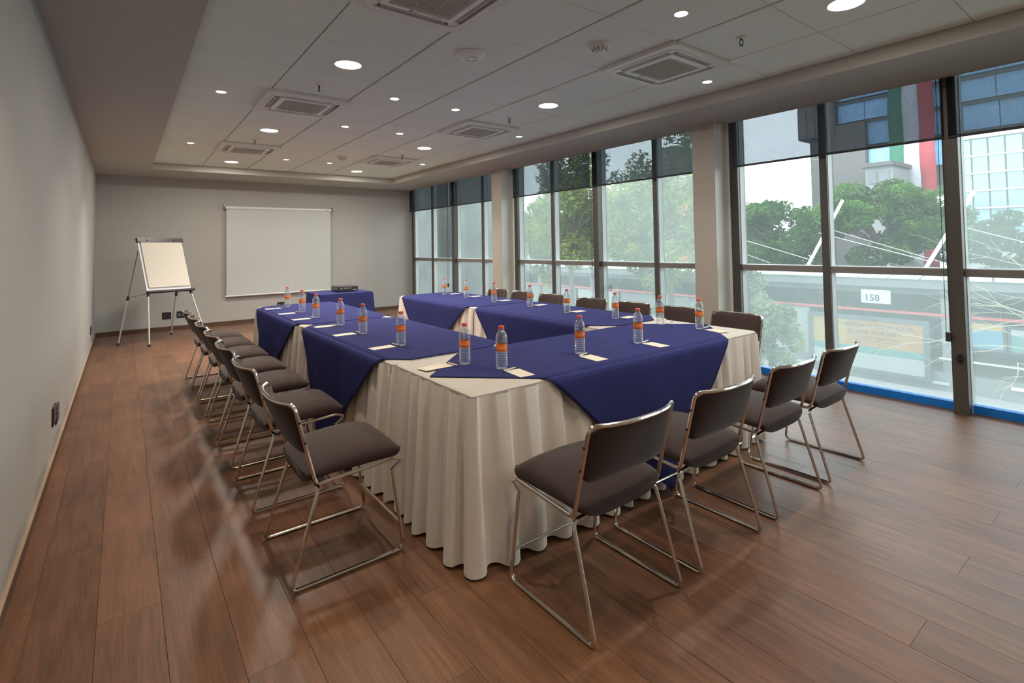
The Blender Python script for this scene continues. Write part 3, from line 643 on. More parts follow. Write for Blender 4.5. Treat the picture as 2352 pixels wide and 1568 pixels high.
# ---- stacking chairs
def make_chair():
    t = thing('stacking_chair', '', 'chair', (0, 0, 0), 0, 'steel sled base chairs around the tables')
    RT = 0.0078
    for s in (-1, 1):   # sled legs: front kink, front leg, floor rail, rear leg, bend inwards under the seat
        X = lambda a: s * a
        p = [(X(0.229), 0.194, 0.368), (X(0.236), 0.222, 0.150), (X(0.241), 0.240, RT), (X(0.241), -0.238, RT), (X(0.229), -0.125, 0.377), (X(0.10), -0.125, 0.384)]
        MB().tube(fillet(p, [0, 0.12, 0.035, 0.03, 0.028, 0], 6), RT, 8).build('sled_leg', M['chrome'], t)
    MB().tube([(-0.105, -0.125, 0.384), (0.105, -0.125, 0.384)], RT, 8).build('cross_bar', M['chrome'], t)
    MB().tube([(-0.236, 0.223, 0.128), (0.236, 0.223, 0.128)], RT * 0.8, 8).build('stretcher', M['chrome'], t)
    # seat rails and back bow in one bent tube
    bow = lambda x: -0.056 * (1 - abs(x / 0.232) ** 2.7)
    half = [(0.229, 0.192, 0.362), (0.230, 0.243, 0.398), (0.231, 0.205, 0.415), (0.232, -0.135, 0.394), (0.232, -0.222, 0.735)]
    top = [(x, -0.222 + bow(x), 0.735) for x in [0.232 * k / 8 for k in range(7, -8, -1)]]
    pl = half + top + [(-x, y, z) for x, y, z in half[::-1]]
    rad = [0, 0.018, 0.022, 0.026, 0.045] + [0] * len(top) + [0.045, 0.026, 0.022, 0.018, 0]
    # keep the corner rounding from eating neighbouring bow points
    top2 = [p for p in top if abs(p[0]) < 0.18]
    pl = half + top2 + [(-x, y, z) for x, y, z in half[::-1]]; rad = [0, 0.018, 0.022, 0.026, 0.055] + [0] * len(top2) + [0.055, 0.026, 0.022, 0.018, 0]
    MB().tube(fillet(pl, rad, 6), RT * 1.05, 8).build('back_frame', M['chrome'], t)
    for s in (-1, 1):
        for k in (0.34, 0.72):
            y = -0.135 - 0.087 * k - 0.004; z = 0.394 + 0.341 * k
            if k < 0.5: z = 0.575; y = -0.181
            else: z = 0.66; y = -0.203
            MB().tube([(s * 0.237, y, z), (s * 0.2435, y, z)], 0.005, 8).build('bolt', M['bolt'], t)
    # seat cushion: domed, waterfall front
    rows = []; nU, nV = 22, 28
    us = [-0.165 + 0.412 * (0.5 - 0.5 * math.cos(PI * k / nU)) for k in range(nU + 1)]
    TQ = [0, 0.04, 0.12, 0.28, 0.5, 0.68, 0.82, 0.91, 0.965, 1.0]; TV = [0.434, 0.452, 0.466, 0.479, 0.488, 0.489, 0.483, 0.474, 0.462, 0.444]
    def topz(u): return float(np.interp((u + 0.165) / 0.412, TQ, TV))
    def botz(u): q = (u + 0.165) / 0.412; k = max(0.0, 1 - q / 0.22); return 0.414 - 0.036 * k * k * (3 - 2 * k)
    for k, u in enumerate(us):
        q = (u + 0.165) / 0.412; e_ = min(q, 1 - q); kk = max(0.0, 1 - e_ / 0.10); w = 0.229 - 0.034 * (1 - math.sqrt(max(0.0, 1 - kk * kk)))
        zt, zb = topz(u), botz(u) + (0.020 * ((q - 0.86) / 0.14) ** 3 if q > 0.86 else 0)
        row = []
        for v in range(nV):
            a = 2 * PI * v / nV; c, s_ = math.cos(a), math.sin(a)
            x = w * math.copysign(abs(c) ** 0.52, c); ex = 0.58 if s_ > 0 else 0.4
            zz = math.copysign(abs(s_) ** ex, s_)
            zs = zb if s_ >= 0 else max(zb, 0.414 - (0.414 - zb) * (1 - abs(x / 0.229) ** 5)) if zb < 0.414 else zb
            zm = max(zb, 0.412) + 0.014; zb_ = zs; z = zm + (zt - zm) * zz if zz > 0 else zm + (zm - zb_) * zz
            z += (0.013 * (1 - (x / 0.229) ** 2) * min(1.0, e_ / 0.10) * zz - 0.003 * zz) if zz > 0 else 0
            row.append((x, u, z))
        rows.append(row)
    sm_ = MB().grid(rows, loop=True); n = nV
    sm_.f = [f[::-1] for f in sm_.f]
    sm_.f += [tuple(range(n)), tuple(nU * n + k for k in range(n - 1, -1, -1))]; sm_.m += [0, 0]
    sm_.build('seat', M['fabric'], t, True, 75)
    # back cushion: curved between the uprights
    nx, nz = 16, 12; W, z0, z1 = 0.228, 0.518, 0.730
    def surf(i, j, d):
        xx = -1 + 2 * i / nx; zz = -1 + 2 * j / nz
        r_ = 0.24       # rounded corners
        ax, az = xx, zz
        X = W * ax; Z = (z0 + z1) / 2 + (z1 - z0) / 2 * az
        k = max(0, abs(ax) - (1 - r_)) / r_; m_ = max(0, abs(az) - (1 - r_ * 1.6)) / (r_ * 1.6)
        if k > 0 and m_ > 0:
            ln = math.hypot(k, m_)
            if ln > 0: sc = max(k, m_) / ln; X = math.copysign(W * ((1 - r_) + r_ * k * sc), ax); Z = (z0 + z1) / 2 + math.copysign((z1 - z0) / 2 * ((1 - r_ * 1.6) + r_ * 1.6 * m_ * sc), az)
        y = -0.135 - 0.087 * (Z - 0.394) / 0.341 - 0.054 * (1 - abs(X / 0.232) ** 2.7) * (0.35 + 0.65 * (Z - z0) / (z1 - z0))
        edge = (1 - abs(xx) ** 6) * (1 - abs(zz) ** 6)
        return (X, y + d * (0.30 + 0.70 * max(0.0, edge) ** 0.5), Z)
    fr = [[surf(i, j, 0.026) for i in range(nx + 1)] for j in range(nz + 1)]; bk = [[surf(i, j, -0.012) for i in range(nx + 1)] for j in range(nz + 1)]
    bm_ = MB().grid(fr); bm_.f = [f[::-1] for f in bm_.f]; bm_.grid(bk)
    o2 = (nx + 1) * (nz + 1)
    bd = [(i, 0) for i in range(nx)] + [(nx, j) for j in range(nz)] + [(i, nz) for i in range(nx, 0, -1)] + [(0, j) for j in range(nz, 0, -1)]
    ids = [j * (nx + 1) + i for i, j in bd]
    for a in range(len(ids)):
        b_ = ids[(a + 1) % len(ids)]; bm_.f.append((ids[a], b_, b_ + o2, ids[a] + o2)); bm_.m.append(0)
    bm_.build('backrest', M['fabric'], t, True, 70)
    return t
chair = make_chair(); first = True
def place_chair(x, y, rz, lab):
    global first
    if first: chair.location = (x, y, 0); chair.rotation_euler = (0, 0, rz); chair['label'] = lab; first = False; return
    dup(chair, (x, y, 0), rz, lab)
nearlab = ['brown chair nearest the camera, its back turned, leftmost of the near row', 'second brown chair of the near row, beside the nearest one', 'third brown chair of the near row counted from the left', 'brown chair of the near row closest to the window']
for k, x in enumerate((1.85, 2.47, 3.115, 3.71)): place_chair(x, 1.503, 0, nearlab[k])
ordn = ['first', 'second', 'third', 'fourth', 'fifth', 'sixth', 'seventh']
for k, y in enumerate((2.462, 3.25, 3.93, 4.55, 5.18, 5.78, 6.35)):
    place_chair(1.12, y, -PI / 2, 'brown chair on the left wall side, %s counted from the camera' % ordn[k])
for k, y in enumerate((2.42, 2.98, 3.57, 4.17, 4.86, 5.45, 6.02)):
    place_chair(4.325, y, PI / 2, 'brown chair on the window side of the tables, %s counted from the camera' % ordn[k])

# ---- tables, white cloths with pleated skirts, navy overlays
def pleat_skirt(path, z_top, closed=False, seed=1, amp=0.044, lam=0.125):
    rnd_ = random.Random(seed); P = [Vector((*p, 0)) for p in path]
    # dense resample with outward normals (path runs clockwise seen from above -> left normal is outward)
    S = []; ds = 0.0085
    for a, b_ in zip(P[:-1], P[1:]):
        n_ = max(1, int(round((b_ - a).length / ds)))
        for k in range(n_): S.append(a + (b_ - a) * k / n_)
    S.append(P[-1]); m = len(S); nrm = []
    for i in range(m):
        tgt = (S[min(i + 3, m - 1)] - S[max(i - 3, 0)]).normalized(); nrm.append(Vector((-tgt.y, tgt.x, 0)))
    ph = []; acc = 0.0; l_ = lam; s_at = 0
    for i in range(m):
        if acc >= 2 * PI: acc -= 2 * PI; l_ = lam * rnd_.uniform(0.70, 1.55)
        ph.append(acc); acc += 2 * PI * ds / l_
    wob = [rnd_.uniform(0.6, 1.3) for _ in range(m // 12 + 3)]
    rows = []; nz = 13
    for j in range(nz + 1):
        v = j / nz; row = []
        for i in range(m):
            wv = wob[i // 12] * (1 - (i % 12) / 12) + wob[i // 12 + 1] * ((i % 12) / 12)
            shift = 0.7 * math.sin(i * 0.013 + seed) * v
            p = (ph[i] + shift) % (2 * PI); q = p / (2 * PI)
            knife = q / 0.10 if q < 0.10 else 1 - 0.25 * (q - 0.10) / 0.45 if q < 0.55 else 0.75 - 0.65 * (q - 0.55) / 0.10 if q < 0.65 else 0.10 * (1 - (q - 0.65) / 0.35)   # flat knife pleat
            wave = 0.5 - 0.5 * math.cos(2 * PI * (q + 0.15))
            fold = knife * (1 - 0.55 * v) + wave * 0.55 * v
            A = amp * (0.42 + 0.9 * v ** 0.8) * wv
            d = 0.003 + 0.021 * v + A * fold + 0.004 * math.sin(i * 0.05 + 3 * v + seed) * v
            z = z_top * (1 - v) + (0.010 + 0.010 * (1 - fold) * v) * v
            w_ = S[i] + nrm[i] * d; row.append((w_.x, w_.y, z))
        rows.append(row)
    return MB().grid(rows)
def corner(px, py, sx, sy, r=0.05, n=5):
    pass
def table_set(x0, x1, y0, y1, skirt_paths, seed, tlab, clab, z=TZ):
    c = ((x0 + x1) / 2, (y0 + y1) / 2)
    t = thing('banquet_table', tlab, 'table', (c[0], c[1], 0), 0, 'rectangular banquet tables in a U')
    hx, hy = (x1 - x0) / 2 - 0.008, (y1 - y0) / 2 - 0.008
    MB().cbox(-hx, hx, -hy, hy, z - 0.032, z - 0.006, 0.004).build('tabletop', M['board'], t, False)
    for sx in (-1, 1):
        for sy in (-1, 1): MB().tube([(sx * (hx - 0.07), sy * (hy - 0.07), 0.0), (sx * (hx - 0.07), sy * (hy - 0.07), z - 0.032)], 0.014, 8).build('leg', M['grey_plastic'], t)
    cl = thing('tablecloth', clab, 'tablecloth', (c[0], c[1], 0), 0, 'white table linen')
    hx, hy = (x1 - x0) / 2, (y1 - y0) / 2
    m = MB(); n = 3
    o_ = rounded(hx, hy, 0.022, 4); i_ = rounded(hx - 0.012, hy - 0.012, 0.018, 4); k = len(o_)
    m.add([(*p, z) for p in i_] + [(*p, z - 0.008) for p in o_] + [(p[0] * 1.0, p[1], z - 0.045) for p in o_],
          [tuple(range(k))] + [(a, k + a, k + (a + 1) % k, (a + 1) % k) for a in range(k)] + [(k + a, 2 * k + a, 2 * k + (a + 1) % k, k + (a + 1) % k) for a in range(k)])
    m.build('top_cloth', M['cloth_white'], cl, True, 50)
    for q, path in enumerate(skirt_paths):
        o = pleat_skirt(path, z - 0.012, seed=seed + q * 7).build('pleated_skirt', M['skirt'], cl, True, 80); o.location = (-c[0], -c[1], 0)
    return t
def arcpath(pts, r=0.035): return [(p[0], p[1]) for p in fillet([(*p, 0) for p in pts], r, 4)]
FX0, FX1, FY0, FY1 = 1.52, 3.87, 1.88, 2.662
table_set(FX0, FX1, FY0, FY1, [arcpath([(FX1, FY1), (FX1, FY0), (FX0, FY0), (FX0, FY1)]), [(2.34, FY1), (3.12, FY1)]], 3, 'long banquet table across the near end of the U', 'white pleated cloth of the near cross table', TZ)
LX0, LX1, RX0, RX1 = 1.51, 2.285, 3.17, 3.93
N0, N1, E0, E1 = 2.675, 4.455, 4.475, 6.26
table_set(LX0, LX1, N0, N1, [arcpath([(LX0 + 0.07, N0 + 0.045), (LX0, N0 + 0.045), (LX0, N1 - 0.045), (LX0 + 0.07, N1 - 0.045)], 0.02), [(LX1, N1), (LX1, N0 + 0.03)]], 21, 'banquet table of the left arm, nearer one', 'white pleated cloth of the left arm, nearer table')
table_set(LX0, LX1, E0, E1, [arcpath([(LX0 + 0.07, E0 + 0.045), (LX0, E0 + 0.045), (LX0, E1), (LX1, E1), (LX1, E0)], 0.02)], 42, 'banquet table of the left arm, farther one', 'white pleated cloth of the left arm, farther table')
table_set(RX0, RX1, N0, N1, [[(RX0, N0 + 0.03), (RX0, N1)], [(RX1, N1), (RX1, N0 + 0.03)]], 63, 'banquet table of the window side arm, nearer one', 'white pleated cloth of the window side arm, nearer table')
table_set(RX0, RX1, E0, E1, [arcpath([(RX0, E0), (RX0, E1), (RX1, E1), (RX1, E0)], 0.02)], 84, 'banquet table of the window side arm, farther one', 'white pleated cloth of the window side arm, farther table')

def overlay(xc, yc, r, lo, hi, hw, axis, label, inner=None):
    """square navy cloth laid cornerwise: flat on the top, a pointed drop on both long sides. local a = along, b = across"""
    t = thing('table_overlay', label, 'tablecloth', (xc, yc, TZ), 0 if axis == 'x' else PI / 2, 'navy cornerwise cloths')
    m = MB(); e_ = hw + 0.006; zt = 0.0035
    lo, hi = min(lo, r), min(hi, r)
    # flat part, in strips across
    na = 48; rows = []
    for i in range(na + 1):
        a = -lo + (lo + hi) * i / na; bw = min(e_, max(0.0, r - abs(a)))
        rows.append([(a, bw * (-1 + 2 * j / 14), zt + 0.0008 * math.sin(a * 17 + j * 1.3) * math.sin(j * 0.8 + a * 5)) for j in range(15)])
    m.grid(rows); m.f = [f[::-1] for f in m.f]
    drop = r - e_; zmax = TZ - 0.020
    for s in (-1, 1):
        rows = []; nd = 22
        for k in range(nd + 1):
            q = k / nd; half = drop * (1 - q ** 1.35)
            if s > 0 and inner: half = min(half, inner)
            row = []
            for j in range(41):
                a = max(-lo, min(hi, half * (-1 + 2 * j / 40)))
                if k == 0: b_ = e_; z = zt
                else:
                    zd = q ** 1.35 * min(drop, zmax)
                    rr = 0.022
                    out = rr * (1 - math.exp(-zd / 0.007)) + 0.082 * (zd / 0.7) ** 0.75 + 0.012 * math.sin(a * 9 + xc * 3) * q + 0.006 * math.sin(a * 23 + yc) * q
                    b_ = e_ + out; z = zt - zd
                row.append((a, s * b_, z))
            rows.append(row)
        m2 = MB().grid(rows)
        if s < 0: m2.f = [f[::-1] for f in m2.f]
        m.add(m2.v, m2.f)
    o = m.build('cloth', M['navy'], t, True, 60)
    md = o.modifiers.new('thickness', 'SOLIDIFY'); md.thickness = 0.0022; md.offset = 1.0
    return t
overlay(2.695, 2.271, 1.17, 1.17, 1.17, (FY1 - FY0) / 2, 'x', 'navy cloth laid cornerwise over the near cross table', 0.36)
overlay((LX0 + LX1) / 2, 3.575, 1.17, 0.892, 0.88, (LX1 - LX0) / 2, 'y', 'navy cloth with pointed drops on the left arm, nearer one')
overlay((LX0 + LX1) / 2, 5.36, 1.17, 0.88, 0.895, (LX1 - LX0) / 2, 'y', 'navy cloth with pointed drops on the left arm, farther one')
overlay((RX0 + RX1) / 2, 3.64, 1.17, 0.955, 0.815, (RX1 - RX0) / 2, 'y', 'navy cloth with pointed drops on the window side arm, nearer one')
overlay((RX0 + RX1) / 2, 5.36, 1.17, 0.88, 0.895, (RX1 - RX0) / 2, 'y', 'navy cloth with pointed drops on the window side arm, farther one')

# projector table under a full navy cloth
t = thing('projector_table', 'small square table under navy cloth in front of the screen', 'table', (2.82, 7.535, 0))
MB().cbox(-0.36, 0.36, -0.325, 0.325, 0.70, 0.722, 0.004).build('tabletop', M['board'], t, False)
for sx in (-1, 1):
    for sy in (-1, 1): MB().tube([(sx * 0.31, sy * 0.28, 0), (sx * 0.31, sy * 0.28, 0.70)], 0.014, 8).build('leg', M['grey_plastic'], t)
m = MB(); base = rounded(0.368, 0.333, 0.02, 5); nb = len(base); dense = []
for i in range(nb):
    a, b_ = Vector(base[i]), Vector(base[(i + 1) % nb]); n_ = max(1, int((b_ - a).length / 0.02))
    for k in range(n_): dense.append(a + (b_ - a) * k / n_)
rows = []
for j in range(13):
    v = j / 12; row = []
    for i, p in enumerate(dense):
        cornerness = (abs(p.x) / 0.368) ** 8 * (abs(p.y) / 0.333) ** 8
        k = 1 + (0.012 + 0.02 * v + 0.13 * v * cornerness + 0.018 * v * math.sin(i * 0.55)) * (1 if j else 0)
        row.append((p.x * k, p.y * k, 0.73 - 0.715 * v))
    rows.append(row)
m.grid(rows, loop=True); m.f = [f[::-1] for f in m.f]; m.f.append(tuple(range(len(dense)))); m.m.append(0)
o = m.build('tablecloth', M['navy'], None, True, 60); o.location = (2.82, 7.535, 0); tag(o, 'navy cloth draped to the floor over the projector table', 'tablecloth')
# projector
p = thing('projector', 'black video projector on the navy covered table', 'projector', (2.90, 7.56, 0.7305), 0.12)
MB().cbox(-0.15, 0.15, -0.11, 0.11, 0.010, 0.085, 0.012).build('body', M['black'], p, True, 30)
for sx in (-1, 1):
    for sy in (-1, 1): MB().lathe([(0.010, 0), (0.012, 0.011)], 10, (sx * 0.12, sy * 0.085, 0)).build('foot', M['black'], p)
MB().lathe([(0.030, 0), (0.034, 0.018), (0.028, 0.02)], 18).build('lens', M['grey_plastic'], p).matrix_local = Matrix.Translation((0.08, 0.108, 0.05)) @ Matrix.Rotation(-PI / 2, 4, 'X')
for x in (-0.10, -0.045, 0.0, 0.04): MB().box(x - 0.012, x + 0.012, -0.113, -0.109, 0.045, 0.056).build('port', M['louver'], p, False)
for k in range(6): MB().box(-0.153, -0.149, -0.08 + k * 0.028, -0.066 + k * 0.028, 0.03, 0.066).build('vent', M['grey_plastic'], p, False)
MB().box(0.075, 0.125, -0.113, -0.109, 0.022, 0.030).build('badge', M['white_plastic'], p, False)

# ---- water bottles
def make_bottle():
    t = thing('water_bottle', '', 'bottle', (0, 0, 0), 0, 'water bottles on the tables')
    prof = [(0.020, 0.003), (0.0255, 0.0), (0.0285, 0.006), (0.0292, 0.016)]
    z = 0.018
    while z < 0.086:
        prof += [(0.0292, z), (0.0297, z + 0.0035), (0.0288, z + 0.0075), (0.0270, z + 0.0095), (0.0288, z + 0.0112)]; z += 0.0118
    prof += [(0.0285, 0.090), (0.0285, 0.128), (0.0296, 0.131), (0.0285, 0.1345), (0.0300, 0.138), (0.0300, 0.146), (0.0288, 0.149), (0.0298, 0.152), (0.0296, 0.160), (0.0270, 0.171), (0.0215, 0.183), (0.0160, 0.191), (0.0128, 0.195), (0.0128, 0.199), (0.0160, 0.200), (0.0160, 0.202), (0.0122, 0.203), (0.0122, 0.206)]
    MB().lathe(prof, 28).build('body', M['bottle'], t, True, 60)
    MB().lathe([(0.0291, 0.0915), (0.0293, 0.092), (0.0293, 0.1265), (0.0291, 0.127)], 32, cap=False).build('label', M['label'], t)
    cp = MB(); n = 40; vs0 = []
    for z_, r_ in ((0.2005, 0.0150), (0.2035, 0.0152), (0.2140, 0.0150), (0.2165, 0.0135)):
        vs0.append([((r_ + 0.0004 * (k % 2)) * math.cos(2 * PI * k / n), (r_ + 0.0004 * (k % 2)) * math.sin(2 * PI * k / n), z_) for k in range(n)])
    cp.grid(vs0, loop=True); cp.f += [tuple(range(3 * n, 4 * n)), tuple(range(n - 1, -1, -1))]; cp.m += [0, 0]
    cp.build('cap', M['cap'], t, True, 50)
    me = text_mesh('bonafont', 0.0155, M['label_text'])
    for a0 in (0.0, 2 * PI / 3, 4 * PI / 3):
        m2 = me.copy()
        for v in m2.vertices:
            a = a0 + v.co.x / 0.0296; zz = 0.1095 + v.co.y; v.co = (0.0297 * math.cos(a), 0.0297 * math.sin(a), zz)
        o = bpy.data.objects.new('label_text', m2); link(o, t)
    return t
bt = make_bottle(); first = True
bl = [('left arm', k, p) for k, p in enumerate([(1.755, 3.10), (1.735, 3.71), (1.75, 4.25), (1.732, 4.865), (1.75, 5.39), (1.755, 5.99)])]
br = [('window side arm', k, p) for k, p in enumerate([(3.595, 2.95), (3.545, 3.49), (3.615, 4.12), (3.585, 4.72), (3.64, 5.40), (3.65, 5.95)])]
bottles = [(p, 'orange labelled water bottle on the %s, %s from the camera' % (s_, ordn[k])) for s_, k, p in bl + br]
bottles += [((1.79, 2.381), 'water bottle at the left end of the near cross table, farther one'), ((1.876, 2.163), 'water bottle at the left end of the near cross table, nearer one'), ((2.42, 2.157), 'water bottle at the middle of the near cross table'),
            ((2.90, 2.132), 'water bottle right of the middle on the near cross table'), ((3.612, 2.507), 'water bottle at the right end of the near cross table, farther one'), ((3.632, 2.18), 'water bottle at the right end of the near cross table, nearer one')]
for (x, y), lab in bottles:
    rz = math.atan2(0 - y, 0.354 - x) + random.uniform(-0.4, 0.4); z = TZ + 0.006
    if first: bt.location = (x, y, z); bt.rotation_euler = (0, 0, rz); bt['label'] = lab; first = False
    else: dup(bt, (x, y, z), rz, lab)

# ---- note cards and pens
card_me = MB().box(-0.075, 0.075, -0.042, 0.042, 0, 0.0009).mesh('note_card', M['paper'], False)
cards = []
lc = [(1.635, 3.117, 0.06), (1.620, 3.772, 0.02), (1.632, 4.276, 0.02), (1.605, 4.860, 0.05), (1.608, 5.378, 0.04), (1.600, 5.935, 0.02)]
rc = [(3.715, 2.925, 0.0), (3.685, 3.50, 0.0), (3.765, 4.15, 0.02), (3.765, 4.78, 0.0), (3.785, 5.43, -0.03), (3.775, 5.93, 0.0)]
for k, (x, y, a) in enumerate(lc): cards.append((x, y, a, 'cream note card on the left arm, %s from the camera' % ordn[k]))
for k, (x, y, a) in enumerate(rc): cards.append((x, y, a, 'cream note card on the window side arm, %s from the camera' % ordn[k]))
for x, y, a, lab in [(1.890, 2.031, PI / 2 - 0.10, 'cream note card at the left part of the near cross table edge'), (2.395, 2.025, PI / 2 - 0.08, 'cream note card at the middle of the near cross table edge'), (2.937, 2.027, PI / 2 - 0.10, 'cream note card right of the middle on the near cross table'),
                     (3.645, 2.055, PI / 2 - 0.25, 'cream note card at the right end of the near cross table'), (1.645, 2.415, 0.03, 'cream note card at the left end of the near cross table, upper of two'), (1.628, 2.425, 0.16, 'cream note card at the left end of the near cross table, lower of two')]:
    cards.append((x, y, a, lab))
for k, (x, y, a, lab) in enumerate(cards):
    o = bpy.data.objects.new('note_card', card_me); link(o); z = TZ + 0.0062 + (0.0012 if 'upper of two' in lab else 0)
    o.location = (x, y, z); o.rotation_euler = (0, 0, a); tag(o, lab, 'card', 'cream note cards')
def make_pen():
    t = thing('pen', '', 'pen', (0, 0, 0), 0, 'pens beside the note cards')
    MB().tube([(0, -0.05, 0.005), (0, 0.035, 0.005)], 0.0045, 8).build('barrel', M['pen'], t)
    MB().tube([(0, 0.035, 0.005), (0, 0.05, 0.005), (0, 0.054, 0.005)], [0.0045, 0.0046, 0.002], 8).build('end', M['pen_dark'], t)
    MB().tube([(0, -0.05, 0.005), (0, -0.06, 0.005)], [0.0044, 0.001], 8).build('tip', M['pen_dark'], t)
    MB().box(-0.001, 0.001, 0.0, 0.045, 0.0095, 0.011).build('clip', M['chrome_dull'], t, False)
    return t
pn = make_pen(); first = True
pens = [(1.728, 3.135, 0.05, 'pen on the left arm, first from the camera'), (1.722, 3.775, 0.05, 'pen on the left arm, second from the camera'), (1.708, 4.250, 0.08, 'pen on the left arm, third from the camera'), (1.70, 4.88, 0.05, 'pen on the left arm, fourth from the camera'), (1.704, 5.40, 0.05, 'pen on the left arm, fifth from the camera'), (1.695, 5.95, 0.05, 'pen on the left arm, sixth from the camera'),
        (1.890, 2.110, -PI / 2 + 0.20, 'pen by the nearer bottle at the left of the near cross table'), (2.402, 2.111, -PI / 2 + 0.27, 'pen at the middle of the near cross table'), (2.953, 2.12, -PI / 2 + 0.23, 'pen right of the middle on the near cross table'), (3.70, 2.17, -PI / 2 + 0.12, 'pen at the right end of the near cross table'),
        (1.722, 2.395, 0.08, 'pen across the cream cards at the left end of the near cross table'),
        (3.622, 2.915, 0.0, 'pen on the window side arm, first from the camera'), (3.60, 3.50, 0.0, 'pen on the window side arm, second from the camera'), (3.675, 4.13, 0.0, 'pen on the window side arm, third from the camera'), (3.68, 4.77, 0.0, 'pen on the window side arm, fourth from the camera'), (3.70, 5.42, 0, 'pen on the window side arm, fifth from the camera'), (3.70, 5.925, 0, 'pen on the window side arm, sixth from the camera'),
        (3.70, 2.49, -PI / 2 + 0.2, 'pen by the farther bottle at the right end of the near cross table')]
for x, y, a, lab in pens:
    z = TZ + 0.0064 + (0.002 if 'across' in lab else 0)
    if first: pn.location = (x, y, z); pn.rotation_euler = (0, 0, a); pn['label'] = lab; first = False
    else: dup(pn, (x, y, z), a, lab)

# ================================================================ OUTSIDE
struct(MB().box(5.9, 140, -60, 170, ST_Z - 0.3, ST_Z).build('ground', M['asphalt'], None, False))
pv = MB().box(5.75, 10.5, -60, 120, ST_Z, ST_Z + 0.12).build('trim_4', M['pave'], None, False); struct(pv)

# ---- bus station with a long white roof
bs = thing('bus_station', 'long low bus station with white slatted roof across the street', 'station', (20, 10, ST_Z))
BO = Vector((20, 10, ST_Z))
def bsp(name, mb, mt, parent=None, label=None):
    o = mb.build(name, mt, parent or bs, False)
    o.location = tuple(-BO) if (parent is None) else (0, 0, 0)
    if label: o['label'] = label
    return o
for k in range(60):
    y = -6 + k * 0.86
    bsp('roof_panel', MB().add([(20.0, y + 0.03, 0.10), (24.3, y + 0.75, 0.16), (24.3, y + 1.55, 0.16), (20.0, y + 0.83, 0.10), (20.0, y + 0.03, 0.06), (24.3, y + 0.75, 0.12), (24.3, y + 1.55, 0.12), (20.0, y + 0.83, 0.06)],
        [(3, 2, 1, 0), (4, 5, 6, 7), (0, 1, 5, 4), (1, 2, 6, 5), (2, 3, 7, 6), (3, 0, 4, 7)]), M['roof_white'])
bsp('roof_beam', MB().box(20.05, 24.2, -6, 46, -0.22, 0.055), M['st_grey'])
bsp('fascia', MB().box(20.10, 20.2, -6, 46, -0.42, -0.22), M['st_dark'])
bsp('back_wall', MB().box(23.9, 24.1, -6, 46, ST_Z, -0.2), M['st_dark'])
for y in (-4, 0.2, 4.4, 10.5, 15.0, 19.5, 24, 30, 36, 42): bsp('pillar', MB().box(20.25, 20.55, y, y + 0.35, ST_Z, -0.2), M['st_grey'])
bsp('platform', MB().box(20.15, 24, -6, 46, ST_Z, -2.75), M['st_grey'])
bsp('red_rail', MB().box(20.12, 20.2, -6, 46, -1.06, -0.98), M['red'])
bsp('lower_rail', MB().box(20.08, 20.16, -6, 3.2, -2.96, -2.88), M['pole_white'])
bsp('middle_rail', MB().box(20.08, 20.16, -6, 4.8, -2.35, -2.30), M['cable'])
for k in range(8):
    y = -5.6 + k * 0.95; bsp('glazed_panel', MB().box(20.3, 20.34, y, y + 0.82, -1.0, -0.42), M['st_glass'])
for k in range(11): bsp('wall_panel', MB().box(20.22, 20.30, 8.6 + k * 3.1, 8.6 + k * 3.1 + 2.9, -2.75, -1.1), M['st_grey'] if k % 3 else M['poster_p'])
# white masts and stay cables over the roof
for k, (y, lab) in enumerate([(8.35, 'slanted white roof mast beside the near wide tree'), (4.75, 'slanted white roof mast right of the banner'), (14.2, 'slanted white roof mast seen in the middle bay, nearer'), (19.0, 'slanted white roof mast seen in the middle bay, farther')]):
    t = thing('roof_mast', lab, 'mast', (20.6, y + 0.3, 0.16), 0, 'white roof masts')
    MB().tube([(0, 0.25, 0), (0, -1.15, 2.6)], 0.055, 10).build('pole', M['pole_white'], t)
    MB().tube([(0, 0.0, 0.45), (0, 3.3, 1.45)], 0.014, 5).build('stay_cable', M['cable'], t)
    MB().tube([(0, -0.6, 1.6), (0.2, -4.2, 0.3)], 0.012, 5).build('stay_cable', M['cable'], t)
# number sign
t = thing('number_sign', 'white hanging sign with platform number on the bus station', 'sign', (20.0, 6.40, -0.55))
MB().box(-0.03, 0.03, -0.42, 0.42, -0.22, 0.22).build('sign_face', M['sign_white'], t, False)
me = text_mesh('158', 0.30, M['sign_text'], 0.004, bold=0.006); o = bpy.data.objects.new('sign_number', me); link(o, t); o.matrix_local = Matrix.Translation((-0.036, 0.10, -0.05)) @ Matrix.Rotation(-PI / 2, 4, 'Z') @ Matrix.Rotation(PI / 2, 4, 'X')
for s in (-0.3, 0.3): MB().tube([(0, s, 0.22), (0, s, 0.36)], 0.012, 6).build('hanger', M['st_grey'], t)
# festival billboard
t = thing('billboard', 'framed yellow and teal festival billboard on the bus station front', 'billboard', (19.95, 6.75, -2.15))
W2, H2 = 1.62, 0.80
fm = MB(); fm.box(-0.05, 0.05, -W2 - 0.16, W2 + 0.16, H2, H2 + 0.14); fm.box(-0.05, 0.05, -W2 - 0.16, W2 + 0.16, -H2 - 0.14, -H2); fm.box(-0.05, 0.05, -W2 - 0.16, -W2, -H2, H2); fm.box(-0.05, 0.05, W2, W2 + 0.16, -H2, H2)
fm.build('frame', M['band'], t, False)
MB().box(-0.02, 0.03, -W2, W2, -H2, -0.30).build('poster_foot', M['poster_p'], t, False)
MB().box(-0.02, 0.03, -W2, W2, -0.30, -0.08).build('poster_wave', M['poster_t'], t, False)
MB().box(-0.02, 0.03, 0.55, W2, -0.08, H2).build('poster_glow', M['poster_y'], t, False)
MB().box(-0.02, 0.03, -W2, 0.55, -0.08, H2).build('poster_field', M['poster_o'], t, False)
